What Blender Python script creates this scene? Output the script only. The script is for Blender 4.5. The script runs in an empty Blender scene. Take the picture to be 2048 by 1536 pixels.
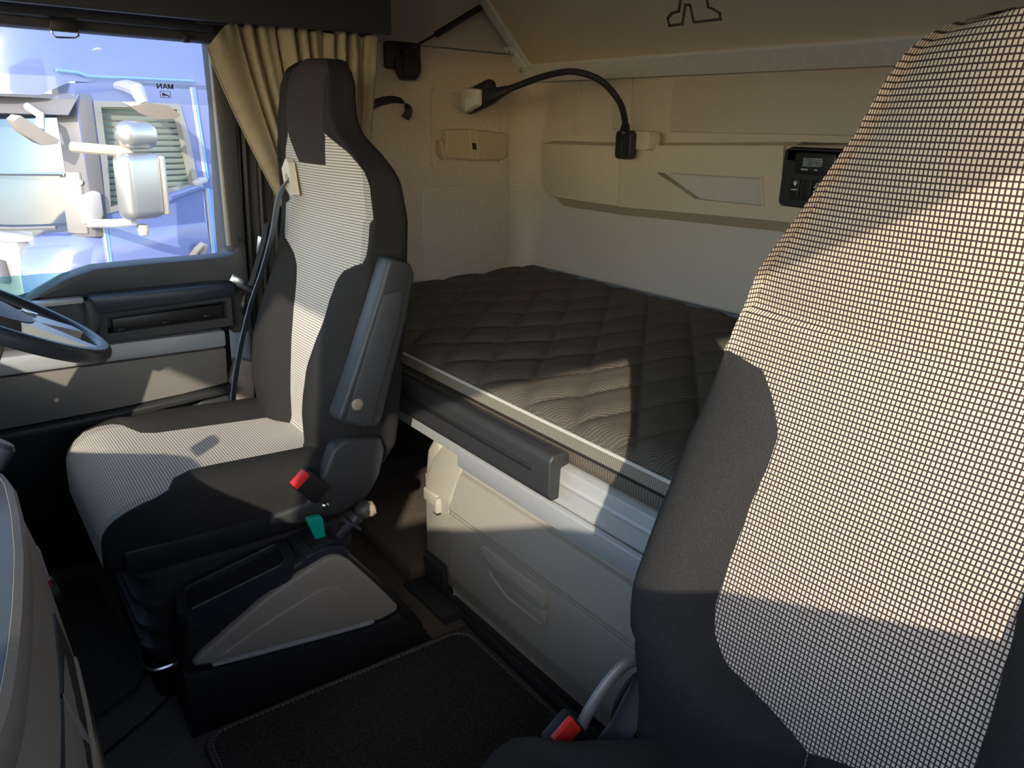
import bpy, bmesh, math, random
from mathutils import Vector, Matrix
random.seed(7)
scene = bpy.context.scene
COL = scene.collection
PI = math.pi

# ------------------------------------------------------------------ camera
cam_d = bpy.data.cameras.new('camera')
cam = bpy.data.objects.new('camera', cam_d)
COL.objects.link(cam)
cam_d.sensor_width = 36.0
cam_d.sensor_fit = 'HORIZONTAL'
cam_d.lens = 1545.0 / 2048.0 * 36.0
cam_d.clip_start = 0.01
cam_d.clip_end = 500
def cam_axes(vx, vy, f):
    a = Vector((vx[0]-1024, vx[1]-768, f)).normalized()
    b = Vector((vy[0]-1024, vy[1]-768, f)).normalized()
    m = (a+b).normalized(); n = (a-b); n -= m*n.dot(m); n.normalize()
    X = (m+n).normalized(); Y = (m-n).normalized(); Z = X.cross(Y)
    return X, Y, Z
X_, Y_, Z_ = cam_axes((3200, 322), (-200, 222), 1545.0)
right = Vector((X_[0], Y_[0], Z_[0])); down = Vector((X_[1], Y_[1], Z_[1])); fwd = Vector((X_[2], Y_[2], Z_[2]))
mw = Matrix.Identity(4)
for i in range(3):
    mw[i][0] = right[i]; mw[i][1] = -down[i]; mw[i][2] = -fwd[i]
mw[2][3] = 1.2
cam.matrix_world = mw
scene.camera = cam

# ------------------------------------------------------------------ light
scene.view_settings.view_transform = 'Standard'
scene.view_settings.look = 'None'
scene.view_settings.gamma = 1.0
scene.view_settings.use_curve_mapping = False
scene.view_settings.exposure = 0.18
SUN_TRAVEL = Vector((0.50, 0.65, -0.33)).normalized()
sun_d = bpy.data.lights.new('sun', 'SUN')
sun_d.energy = 4.7
sun_d.color = (1.0, 0.89, 0.73)
sun_d.angle = math.radians(0.6)
sun = bpy.data.objects.new('sun', sun_d)
COL.objects.link(sun)
sun.rotation_euler = SUN_TRAVEL.to_track_quat('-Z', 'Y').to_euler()
sun.location = (-6, -6, 5)
world = bpy.data.worlds.new('sky')
scene.world = world
world.use_nodes = True
wn = world.node_tree
sky = wn.nodes.new('ShaderNodeTexSky')
sky.sky_type = 'NISHITA'
sky.sun_disc = False
sky.sun_elevation = math.radians(24)
sky.sun_rotation = math.atan2(-SUN_TRAVEL.x, -SUN_TRAVEL.y)
sky.air_density = 1.0
sky.dust_density = 0.9
sky.ozone_density = 2.0
wn.links.new(sky.outputs[0], wn.nodes['Background'].inputs[0])
wn.nodes['Background'].inputs[1].default_value = 0.58
try:
    scene.cycles.max_bounces = 10
    scene.cycles.diffuse_bounces = 6
    scene.cycles.transparent_max_bounces = 16
except Exception:
    pass

# ------------------------------------------------------------------ materials
def nodes_of(m):
    nt = m.node_tree
    return nt, nt.nodes, nt.links, nt.nodes['Principled BSDF']
def M(name, col, rough=0.6, metal=0.0, var=0.0, nscale=40.0, bump=0.0, bscale=400.0, spec=0.5, coat=0.0, detail=2.0):
    m = bpy.data.materials.new(name); m.use_nodes = True
    nt, N, L, p = nodes_of(m)
    p.inputs['Base Color'].default_value = (*col, 1)
    p.inputs['Roughness'].default_value = rough
    p.inputs['Metallic'].default_value = metal
    p.inputs['Specular IOR Level'].default_value = spec
    p.inputs['Coat Weight'].default_value = coat
    tc = N.new('ShaderNodeTexCoord')
    if var > 0:
        n = N.new('ShaderNodeTexNoise'); n.inputs['Scale'].default_value = nscale; n.inputs['Detail'].default_value = detail
        L.new(tc.outputs['Object'], n.inputs['Vector'])
        r = N.new('ShaderNodeValToRGB')
        r.color_ramp.elements[0].position = 0.3; r.color_ramp.elements[1].position = 0.7
        r.color_ramp.elements[0].color = tuple(c*(1-var) for c in col)+(1,)
        r.color_ramp.elements[1].color = tuple(min(1, c*(1+var)) for c in col)+(1,)
        L.new(n.outputs['Fac'], r.inputs['Fac']); L.new(r.outputs['Color'], p.inputs['Base Color'])
    if bump > 0:
        n2 = N.new('ShaderNodeTexNoise'); n2.inputs['Scale'].default_value = bscale; n2.inputs['Detail'].default_value = 3
        L.new(tc.outputs['Object'], n2.inputs['Vector'])
        b = N.new('ShaderNodeBump'); b.inputs['Strength'].default_value = bump; b.inputs['Distance'].default_value = 0.002
        L.new(n2.outputs['Fac'], b.inputs['Height']); L.new(b.outputs['Normal'], p.inputs['Normal'])
    return m
def math_node(N, L, op, a, b=None, c=None):
    n = N.new('ShaderNodeMath'); n.operation = op
    for i, v in enumerate((a, b, c)):
        if v is None: continue
        if isinstance(v, (int, float)): n.inputs[i].default_value = v
        else: L.new(v, n.inputs[i])
    return n.outputs[0]
def grid_fabric(name, pu, pv, lu, lv, light, dark, edge=None):
    """woven cell cloth: light rounded cells between dark threads, from the cloth's UV in metres"""
    m = bpy.data.materials.new(name); m.use_nodes = True
    nt, N, L, p = nodes_of(m)
    uv = N.new('ShaderNodeUVMap'); uv.uv_map = 'UVMap'
    s = N.new('ShaderNodeSeparateXYZ'); L.new(uv.outputs[0], s.inputs[0])
    masks = []
    for o, pitch, line in ((0, pu, lu), (1, pv, lv)):
        t = math_node(N, L, 'DIVIDE', s.outputs[o], pitch)
        f = math_node(N, L, 'FRACT', t)
        d = math_node(N, L, 'ABSOLUTE', math_node(N, L, 'SUBTRACT', f, 0.5))
        k = N.new('ShaderNodeMapRange'); k.interpolation_type = 'SMOOTHSTEP'
        L.new(d, k.inputs['Value'])
        k.inputs['From Min'].default_value = 0.5-line*0.5-0.07; k.inputs['From Max'].default_value = 0.5-line*0.5+0.07
        k.inputs['To Min'].default_value = 1; k.inputs['To Max'].default_value = 0
        masks.append(k.outputs[0])
    if edge:                               # the cross threads only show towards the seams
        inner = math_node(N, L, 'LESS_THAN', math_node(N, L, 'ABSOLUTE', math_node(N, L, 'SUBTRACT', s.outputs[0], 5.0)), edge)
        masks[0] = math_node(N, L, 'MAXIMUM', masks[0], inner)
    cell = math_node(N, L, 'MULTIPLY', masks[0], masks[1])
    mix = N.new('ShaderNodeMix'); mix.data_type = 'RGBA'
    L.new(cell, mix.inputs['Factor'])
    mix.inputs['A'].default_value = (*dark, 1); mix.inputs['B'].default_value = (*light, 1)
    L.new(mix.outputs['Result'], p.inputs['Base Color'])
    p.inputs['Roughness'].default_value = 0.9
    p.inputs['Specular IOR Level'].default_value = 0.2
    b = N.new('ShaderNodeBump'); b.inputs['Strength'].default_value = 0.35; b.inputs['Distance'].default_value = 0.001
    L.new(cell, b.inputs['Height']); L.new(b.outputs['Normal'], p.inputs['Normal'])
    return m
def clear_sheet(name, tint, haze=0.1, hazecol=(0.8, 0.85, 1.0), rough=0.02, refl=0.06):
    m = bpy.data.materials.new(name); m.use_nodes = True
    nt = m.node_tree; N = nt.nodes; L = nt.links
    N.remove(N['Principled BSDF'])
    out = N['Material Output']
    tr = N.new('ShaderNodeBsdfTransparent'); tr.inputs[0].default_value = (*tint, 1)
    di = N.new('ShaderNodeBsdfTranslucent'); di.inputs[0].default_value = (*hazecol, 1)
    gl = N.new('ShaderNodeBsdfGlossy'); gl.inputs['Roughness'].default_value = rough
    m1 = N.new('ShaderNodeMixShader'); m1.inputs[0].default_value = haze
    m2 = N.new('ShaderNodeMixShader')
    lw = N.new('ShaderNodeFresnel'); lw.inputs[0].default_value = 1.3 if refl < 0.05 else 1.45
    L.new(tr.outputs[0], m1.inputs[1]); L.new(di.outputs[0], m1.inputs[2])
    L.new(lw.outputs[0], m2.inputs[0]); L.new(m1.outputs[0], m2.inputs[1]); L.new(gl.outputs[0], m2.inputs[2])
    L.new(m2.outputs[0], out.inputs[0])
    return m

m_wall = M('lining_fabric', (0.52, 0.46, 0.385), 0.95, var=0.22, nscale=420, bump=0.25, bscale=700, spec=0.15)
m_ceil = M('headliner', (0.80, 0.77, 0.70), 0.95, var=0.08, nscale=400, bump=0.2, bscale=700)
m_wall_low = M('lining_fabric_sky_grey', (0.52, 0.49, 0.44), 0.95, var=0.2, nscale=420, bump=0.25, bscale=700, spec=0.15)  # grey tint copies cool sky light on the lower rear wall
m_black_cloth = M('black_cloth', (0.024, 0.0232, 0.0228), 0.95, var=0.35, nscale=700, bump=0.35, bscale=900, spec=0.2)
m_insert = M('headrest_cloth', (0.040, 0.034, 0.032), 0.95, var=0.3, nscale=500, bump=0.3, bscale=800, spec=0.2)
m_pat_driver = grid_fabric('striped_cloth', 0.0050, 0.0062, 0.22, 0.20, (0.60, 0.56, 0.50), (0.035, 0.030, 0.03), edge=0.212)
m_pat_pass = grid_fabric('checked_cloth', 0.0045, 0.0058, 0.35, 0.29, (0.62, 0.52, 0.41), (0.045, 0.028, 0.032))
m_black_pl = M('black_plastic', (0.018, 0.018, 0.019), 0.42, var=0.15, nscale=300, bump=0.08, bscale=900)
m_dark_pl = M('charcoal_plastic', (0.032, 0.033, 0.035), 0.5, var=0.08, nscale=200, bump=0.1, bscale=900)
m_door_low = M('door_lower_plastic', (0.20, 0.185, 0.165), 0.55, var=0.05, nscale=200, bump=0.08, bscale=900)
m_door_pl = M('door_charcoal', (0.043, 0.044, 0.047), 0.55, var=0.08, nscale=200, bump=0.1, bscale=900)
m_grey_pl = M('warm_grey_plastic', (0.31, 0.275, 0.235), 0.5, var=0.05, nscale=200, bump=0.08, bscale=900)
m_cab = M('cabinet_plastic', (0.40, 0.375, 0.32), 0.5, var=0.04, nscale=150, bump=0.06, bscale=900)
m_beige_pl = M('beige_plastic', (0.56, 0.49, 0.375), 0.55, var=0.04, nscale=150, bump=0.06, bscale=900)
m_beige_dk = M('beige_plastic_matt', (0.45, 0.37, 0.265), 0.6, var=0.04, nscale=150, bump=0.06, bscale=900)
m_silver = M('silver_paint', (0.50, 0.52, 0.54), 0.35, metal=0.35, var=0.03, nscale=80)
m_alu = M('anodised_aluminium', (0.74, 0.74, 0.70), 0.5, metal=0.15, var=0.05, nscale=60)
m_rail = M('painted_rail', (0.52, 0.54, 0.53), 0.38, metal=0.2, var=0.03, nscale=80)
m_brkt = M('grey_steel', (0.26, 0.26, 0.265), 0.45, metal=0.4)
m_steel = M('bright_steel', (0.62, 0.62, 0.62), 0.28, metal=1.0)
m_zinc = M('zinc_bolt', (0.35, 0.40, 0.38), 0.35, metal=0.9)
m_rubber = M('black_rubber', (0.012, 0.012, 0.012), 0.55, bump=0.05, bscale=300)
m_bellow = M('bellows_rubber', (0.04, 0.04, 0.042), 0.45)
m_redreflect = M('dull_red', (0.30, 0.03, 0.035), 0.4)
m_carpet = M('carpet', (0.105, 0.095, 0.090), 0.97, var=0.45, nscale=260, bump=0.6, bscale=500, spec=0.1)
m_carpet_br = M('carpet_brown', (0.115, 0.092, 0.072), 0.97, var=0.35, nscale=260, bump=0.6, bscale=500, spec=0.1)
m_mat = M('mat_pile', (0.062, 0.059, 0.054), 0.97, var=0.5, nscale=300, bump=0.6, bscale=600, spec=0.1)
m_red = M('red_button', (0.80, 0.035, 0.03), 0.35)
m_teal = M('teal_plastic', (0.0, 0.36, 0.27), 0.4)
m_curtain = M('curtain_cloth', (0.31, 0.265, 0.185), 0.85, var=0.08, nscale=60, bump=0.12, bscale=900, spec=0.25)
m_belt = M('belt_webbing', (0.14, 0.17, 0.22), 0.6, var=0.2, nscale=600, bump=0.2, bscale=900)  # blue-grey lifted to carry the sky's reflection on the belt
m_blue_pl = M('blue_black_plastic', (0.022, 0.026, 0.036), 0.38, bump=0.05, bscale=800)
m_dash_top = M('dash_top', (0.075, 0.085, 0.105), 0.45, bump=0.05, bscale=800)
m_piping = M('grey_piping', (0.52, 0.49, 0.43), 0.7, bump=0.1, bscale=700)
m_bunk = M('bunk_board', (0.74, 0.625, 0.46), 0.75, var=0.12, nscale=300, bump=0.08, bscale=800)
m_ink = M('dark_print', (0.055, 0.042, 0.03), 0.7)
m_brown_ink = M('brown_print', (0.12, 0.092, 0.06), 0.7)
m_white_ink = M('white_print', (0.75, 0.75, 0.72), 0.6)
m_lcd = M('lcd_glass', (0.21, 0.27, 0.25), 0.25)
m_lens = M('lamp_lens', (0.62, 0.58, 0.50), 0.25, var=0.05, nscale=300)
m_bluepaint = M('blue_paint', (0.16, 0.20, 0.44), 0.16, coat=1.0, var=0.03, nscale=4)
m_blueedge = M('pale_blue_edge', (0.22, 0.48, 0.95), 0.35)
m_truckwhite = M('truck_white', (0.52, 0.51, 0.50), 0.4)
m_truckgrey = M('truck_grey', (0.16, 0.16, 0.17), 0.5)
m_trucksilver = M('truck_silver', (0.34, 0.33, 0.32), 0.35, metal=0.3)
m_mirrorbeige = M('mirror_beige', (0.48, 0.41, 0.33), 0.45)
m_chrome = M('chrome_cover', (0.55, 0.53, 0.50), 0.33, metal=0.8)
m_tarmac = M('tarmac', (0.16, 0.155, 0.15), 0.95, var=0.3, nscale=3, bump=0.3, bscale=60)
m_sheet = clear_sheet('clear_acrylic', (0.90, 0.91, 0.97), 0.16, (0.9, 0.92, 1.0))
m_glass = clear_sheet('green_glass', (0.62, 0.80, 0.78), 0.10, (0.5, 0.75, 0.8))
m_screen = clear_sheet('windscreen_glass', (0.95, 0.97, 0.96), 0.0, refl=0.02)
m_darkglass = M('mirror_dark_glass', (0.06, 0.10, 0.12), 0.04, spec=1.0, coat=1.0)
m_skyglass = M('windscreen_reflecting', (0.13, 0.175, 0.25), 0.03, metal=0.6, spec=1.0)
m_reflected = M('reflected_slats', (0.22, 0.25, 0.20), 0.5)
m_wood_knob = M('pale_knob', (0.30, 0.25, 0.20), 0.35)

def mattress_mat():
    m = bpy.data.materials.new('mattress_cloth'); m.use_nodes = True
    nt, N, L, p = nodes_of(m)
    tc = N.new('ShaderNodeTexCoord')
    mp = N.new('ShaderNodeVectorMath'); mp.operation = 'MULTIPLY'
    L.new(tc.outputs['Object'], mp.inputs[0]); mp.inputs[1].default_value = (4.6, 4.1, 0.0)
    nz = N.new('ShaderNodeTexNoise'); nz.inputs['Scale'].default_value = 9
    L.new(tc.outputs['Object'], nz.inputs['Vector'])
    fr = N.new('ShaderNodeVectorMath'); fr.operation = 'FRACTION'; L.new(mp.outputs[0], fr.inputs[0])
    ln = N.new('ShaderNodeVectorMath'); ln.operation = 'LENGTH'; L.new(fr.outputs[0], ln.inputs[0])
    dist = math_node(N, L, 'MULTIPLY_ADD', nz.outputs['Fac'], 0.12, ln.outputs['Value'])
    w = math_node(N, L, 'SINE', math_node(N, L, 'MULTIPLY', dist, 165.0))
    k = N.new('ShaderNodeMapRange'); k.interpolation_type = 'SMOOTHSTEP'
    L.new(w, k.inputs['Value']); k.inputs['From Min'].default_value = 0.35; k.inputs['From Max'].default_value = 1.0
    n2 = N.new('ShaderNodeTexNoise'); n2.inputs['Scale'].default_value = 60; L.new(tc.outputs['Object'], n2.inputs['Vector'])
    k2 = math_node(N, L, 'MULTIPLY', k.outputs[0], n2.outputs['Fac'])
    mix = N.new('ShaderNodeMix'); mix.data_type = 'RGBA'; L.new(k2, mix.inputs['Factor'])
    mix.inputs['A'].default_value = (0.088, 0.076, 0.060, 1); mix.inputs['B'].default_value = (0.215, 0.187, 0.143, 1)
    L.new(mix.outputs['Result'], p.inputs['Base Color'])
    p.inputs['Roughness'].default_value = 0.85; p.inputs['Specular IOR Level'].default_value = 0.25
    b = N.new('ShaderNodeBump'); b.inputs['Strength'].default_value = 0.4; b.inputs['Distance'].default_value = 0.0015
    L.new(k.outputs[0], b.inputs['Height']); L.new(b.outputs['Normal'], p.inputs['Normal'])
    return m
m_mattress = mattress_mat()
def stripe_mat(name, axis, freq, a, bcol, rough=0.8):
    m = bpy.data.materials.new(name); m.use_nodes = True
    nt, N, L, p = nodes_of(m)
    tc = N.new('ShaderNodeTexCoord'); s = N.new('ShaderNodeSeparateXYZ'); L.new(tc.outputs['Object'], s.inputs[0])
    nz = N.new('ShaderNodeTexNoise'); nz.inputs['Scale'].default_value = 25; L.new(tc.outputs['Object'], nz.inputs['Vector'])
    w = math_node(N, L, 'SINE', math_node(N, L, 'MULTIPLY_ADD', s.outputs[axis], freq, math_node(N, L, 'MULTIPLY', nz.outputs['Fac'], 6.0)))
    k = N.new('ShaderNodeMapRange'); L.new(w, k.inputs['Value']); k.inputs['From Min'].default_value = -1
    mix = N.new('ShaderNodeMix'); mix.data_type = 'RGBA'; L.new(k.outputs[0], mix.inputs['Factor'])
    mix.inputs['A'].default_value = (*a, 1); mix.inputs['B'].default_value = (*bcol, 1)
    L.new(mix.outputs['Result'], p.inputs['Base Color']); p.inputs['Roughness'].default_value = rough
    return m
m_border = stripe_mat('mattress_border', 1, 900.0, (0.075, 0.062, 0.045), (0.17, 0.145, 0.105))
m_tape = stripe_mat('piping_tape', 1, 1400.0, (0.10, 0.085, 0.06), (0.30, 0.27, 0.21))

# ------------------------------------------------------------------ mesh helpers
def link(o, parent=None):
    COL.objects.link(o)
    if parent is not None: o.parent = parent
    return o
def wloc(o):
    v = Vector((0, 0, 0))
    while o is not None:
        v += o.location; o = o.parent
    return v
def thing(name, label, cat, loc=(0, 0, 0), group=None, rotz=0.0):
    o = bpy.data.objects.new(name, None); COL.objects.link(o)
    o.empty_display_size = 0.05
    o.location = loc; o.rotation_euler = (0, 0, rotz)
    o['label'] = label; o['category'] = cat
    if group: o['group'] = group
    return o
def tag(o, label, cat=None, group=None):
    o['label'] = label
    if cat: o['category'] = cat
    if group: o['group'] = group
    return o
def finish(me, mat, smooth=True, angle=35):
    if mat is not None: me.materials.append(mat)
    if smooth:
        me.polygons.foreach_set('use_smooth', [True]*len(me.polygons))
        me.set_sharp_from_angle(angle=math.radians(angle))
    me.update()
class MB:
    def __init__(self):
        self.bm = bmesh.new()
    def _merge(self, t):
        me = bpy.data.meshes.new('tmp'); t.to_mesh(me); t.free()
        self.bm.from_mesh(me); bpy.data.meshes.remove(me)
        return self
    def box(self, c, s, bev=0.0, rot=None, seg=2):
        t = bmesh.new(); bmesh.ops.create_cube(t, size=1.0)
        for v in t.verts: v.co = Vector((v.co.x*s[0], v.co.y*s[1], v.co.z*s[2]))
        if bev > 0:
            bmesh.ops.bevel(t, geom=t.edges[:], offset=min(bev, min(s)*0.49), segments=seg, profile=0.5, affect='EDGES')
        mt = Matrix.Translation(Vector(c))
        if rot is not None: mt = mt @ rot.to_4x4()
        bmesh.ops.transform(t, matrix=mt, verts=t.verts)
        return self._merge(t)
    def prism(self, pts, axis, a, b, bev=0.0, seg=2):
        t = bmesh.new()
        def v3(p, d):
            return {'x': (d, p[0], p[1]), 'y': (p[0], d, p[1]), 'z': (p[0], p[1], d)}[axis]
        lo = [t.verts.new(v3(p, a)) for p in pts]; hi = [t.verts.new(v3(p, b)) for p in pts]
        t.faces.new(lo); t.faces.new(hi)
        n = len(pts)
        for i in range(n):
            t.faces.new((lo[i], lo[(i+1) % n], hi[(i+1) % n], hi[i]))
        bmesh.ops.recalc_face_normals(t, faces=t.faces)
        if bev > 0:
            bmesh.ops.bevel(t, geom=t.edges[:], offset=bev, segments=seg, profile=0.5, affect='EDGES', clamp_overlap=True)
        return self._merge(t)
    def frame(self, outer, inner, axis, a, b):
        """ring between two outlines of equal count, extruded"""
        t = bmesh.new()
        def v3(p, d):
            return {'x': (d, p[0], p[1]), 'y': (p[0], d, p[1]), 'z': (p[0], p[1], d)}[axis]
        L = [[t.verts.new(v3(p, d)) for p in o] for o, d in ((outer, a), (inner, a), (inner, b), (outer, b))]
        n = len(outer)
        for k in range(4):
            A, B = L[k], L[(k+1) % 4]
            for i in range(n):
                t.faces.new((A[i], A[(i+1) % n], B[(i+1) % n], B[i]))
        bmesh.ops.recalc_face_normals(t, faces=t.faces)
        return self._merge(t)
    def loft(self, loops, caps=True, closed=True):
        t = bmesh.new()
        R = [[t.verts.new(p) for p in lp] for lp in loops]
        n = len(loops[0])
        for a, b in zip(R[:-1], R[1:]):
            for i in range(n if closed else n-1):
                j = (i+1) % n
                t.faces.new((a[i], a[j], b[j], b[i]))
        if caps and closed:
            t.faces.new(R[0]); t.faces.new(R[-1])
        bmesh.ops.recalc_face_normals(t, faces=t.faces)
        return self._merge(t)
    def tube(self, path, r, n=8, closed=False, flat=1.0):
        P = [Vector(p) for p in path]; m = len(P)
        rr = r if isinstance(r, (list, tuple)) else [r]*m
        loops = []; up = None
        for i in range(m):
            if closed: d = P[(i+1) % m]-P[i-1]
            else: d = P[min(i+1, m-1)]-P[max(i-1, 0)]
            d.normalize()
            if up is None:
                up = Vector((0, 0, 1)) if abs(d.z) < 0.9 else Vector((1, 0, 0))
            s = d.cross(up); s.normalize(); up = s.cross(d); up.normalize()
            loops.append([P[i]+s*(math.cos(2*PI*k/n)*rr[i])+up*(math.sin(2*PI*k/n)*rr[i]*flat) for k in range(n)])
        if closed:
            loops.append(loops[0])
            return self.loft(loops, caps=False)
        return self.loft(loops)
    def lathe(self, prof, c, axis=(0, 0, 1), n=20):
        q = Vector((0, 0, 1)).rotation_difference(Vector(axis).normalized())
        loops = [[Vector(c)+q @ Vector((r*math.cos(2*PI*k/n), r*math.sin(2*PI*k/n), h)) for k in range(n)] for r, h in prof]
        return self.loft(loops)
    def grid(self, P):
        t = bmesh.new()
        R = [[t.verts.new(p) for p in row] for row in P]
        for a, b in zip(R[:-1], R[1:]):
            for i in range(len(a)-1):
                t.faces.new((a[i], a[i+1], b[i+1], b[i]))
        bmesh.ops.recalc_face_normals(t, faces=t.faces)
        return self._merge(t)
    def build(self, name, mat, parent=None, local=False, smooth=True, angle=35, label=None):
        me = bpy.data.meshes.new(name)
        self.bm.to_mesh(me); self.bm.free()
        if parent is not None and not local:
            me.transform(Matrix.Translation(-wloc(parent)))
        finish(me, mat, smooth, angle)
        o = bpy.data.objects.new(name, me); link(o, parent)
        if label: o['label'] = label
        return o
def struct(o):
    o['kind'] = 'structure'; return o
def interp(x, xs, ys):
    if x <= xs[0]: return ys[0]
    for i in range(1, len(xs)):
        if x <= xs[i]:
            t = (x-xs[i-1])/(xs[i]-xs[i-1]); return ys[i-1]+(ys[i]-ys[i-1])*t
    return ys[-1]
def spline(pts, per=8):
    """Catmull-Rom through points"""
    P = [Vector(p) for p in pts]; out = []
    for i in range(len(P)-1):
        p0 = P[max(i-1, 0)]; p1 = P[i]; p2 = P[i+1]; p3 = P[min(i+2, len(P)-1)]
        for k in range(per):
            t = k/per
            out.append(0.5*((2*p1)+(p2-p0)*t+(2*p0-5*p1+4*p2-p3)*t*t+(3*p1-p0-3*p2+p3)*t**3))
    out.append(P[-1]); return out
def rrect(x0, x1, y0, y1, r, n=4):
    out = []
    for cx, cy, a0 in ((x1-r, y1-r, 0), (x0+r, y1-r, PI/2), (x0+r, y0+r, PI), (x1-r, y0+r, 1.5*PI)):
        for k in range(n+1):
            a = a0+PI/2*k/n; out.append((cx+r*math.cos(a), cy+r*math.sin(a)))
    return out


# ================================================================== THE CAB SHELL
ym = lambda y: 2.06-y                      # mirror to the passenger side
struct(MB().box((0.60, 1.03, -0.03), (2.7, 2.9, 0.06)).build('floor', m_carpet))
struct(MB().box((0.63, 1.03, 2.13), (2.80, 3.0, 0.06)).build('ceiling', m_ceil))
# driver-side sleeper wall with its horizontal seam and shallow pressed field
w = MB()
w.box((1.34, 2.465, 0.72), (1.10, 0.07, 1.464))
w.box((1.34, 2.466, 1.785), (1.10, 0.07, 0.655))
wl = struct(w.build('wall_left', m_wall))
MB().box((1.385, 2.41, 0.27), (1.03, 0.04, 0.52)).build('added_dark_board', m_black_pl, wl, label='black board added to darken the gap behind the seat')  # black board added so the gap behind the seat stays dark
fr = MB().frame(rrect(1.455, 1.765, 1.052, 1.332, 0.03), rrect(1.472, 1.748, 1.068, 1.316, 0.022), 'y', 2.424, 2.431)
fr.build('pressed_edge', m_wall, wl)
MB().prism(rrect(1.42, 1.80, 0.2, 1.0, 0.03), 'y', 2.4275, 2.432, 0.002).build('pressed_field', m_wall, wl)
struct(MB().box((1.34, -0.405, 1.0), (1.14, 0.07, 2.2)).build('wall_right', m_wall))
# rear wall: rounded corner into the side wall, lower part tinted grey for sky light
def rear_loop(z0, z1):
    rows = []
    for z in (z0, z1):
        row = []
        for k in range(9):
            a = PI/2*k/8
            row.append((1.80+0.10*math.sin(a), 2.33+0.10*math.cos(a), z))
        row += [(1.90, 1.0, z), (1.90, -0.40, z)]
        rows.append(row)
    return rows
wr = struct(MB().grid(rear_loop(0.96, 2.12)).build('wall_rear', m_wall))
MB().grid([r[:9] for r in rear_loop(0.0, 0.96)]).build('corner_lining', m_wall, wr)
MB().grid([r[8:] for r in rear_loop(0.0, 0.96)]).build('lower_lining', m_wall_low, wr, label='lining below the shelf, tinted grey for sky light')
MB().tube([(1.865, 2.4085, 0.6), (1.865, 2.4085, 1.5)], 0.0022, 6).build('corner_seam', m_ink, wr)
MB().prism([(1.99, 1.21), (1.99, 1.66), (1.915, 1.66), (1.905, 1.21)], 'x', 1.892, 1.902, 0.004).build('pressed_field', m_wall, wr)
MB().prism([(1.73, 1.205), (1.74, 1.66), (-0.3, 1.66), (-0.3, 1.215)], 'x', 1.893, 1.902, 0.004).build('pressed_field', m_wall, wr)
MB().prism([(2.19, 1.19), (2.19, 1.66), (2.155, 1.66), (2.16, 1.19)], 'x', 1.894, 1.902, 0.004).build('pressed_rib', m_wall, wr)
struct(MB().box((2.0, 1.03, 1.0), (0.08, 3.0, 2.3)).build('wall_back', m_dark_pl))
# front of the cab
struct(MB().box((-0.72, 1.03, 0.34), (0.08, 2.7, 0.84)).build('wall_front', m_dark_pl))
tr1 = struct(MB().box((-0.64, 1.03, 1.90), (0.10, 2.6, 0.42)).build('trim_1', m_dark_pl))
MB().prism([(-0.72, 1.80), (-0.88, 1.66), (-0.97, 1.50), (-0.985, 1.50), (-0.90, 1.68), (-0.72, 1.84)], 'y', 0.0, 2.06, 0.004).build('added_visor', m_dark_pl, tr1)  # unseen visor, added to keep the sun off the driver's backrest
for i, yy in enumerate((2.27, ym(2.27))):
    struct(MB().tube([(-0.76, yy, 0.70), (-0.58, yy, 1.75)], 0.075, 10).build('trim_%d' % (2+i), m_dark_pl))
w3 = struct(MB().grid([[(-0.755, -0.15, 0.75), (-0.755, 2.2, 0.75)], [(-0.60, -0.15, 1.72), (-0.60, 2.2, 1.72)]]).build('window_3', m_screen))

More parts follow.
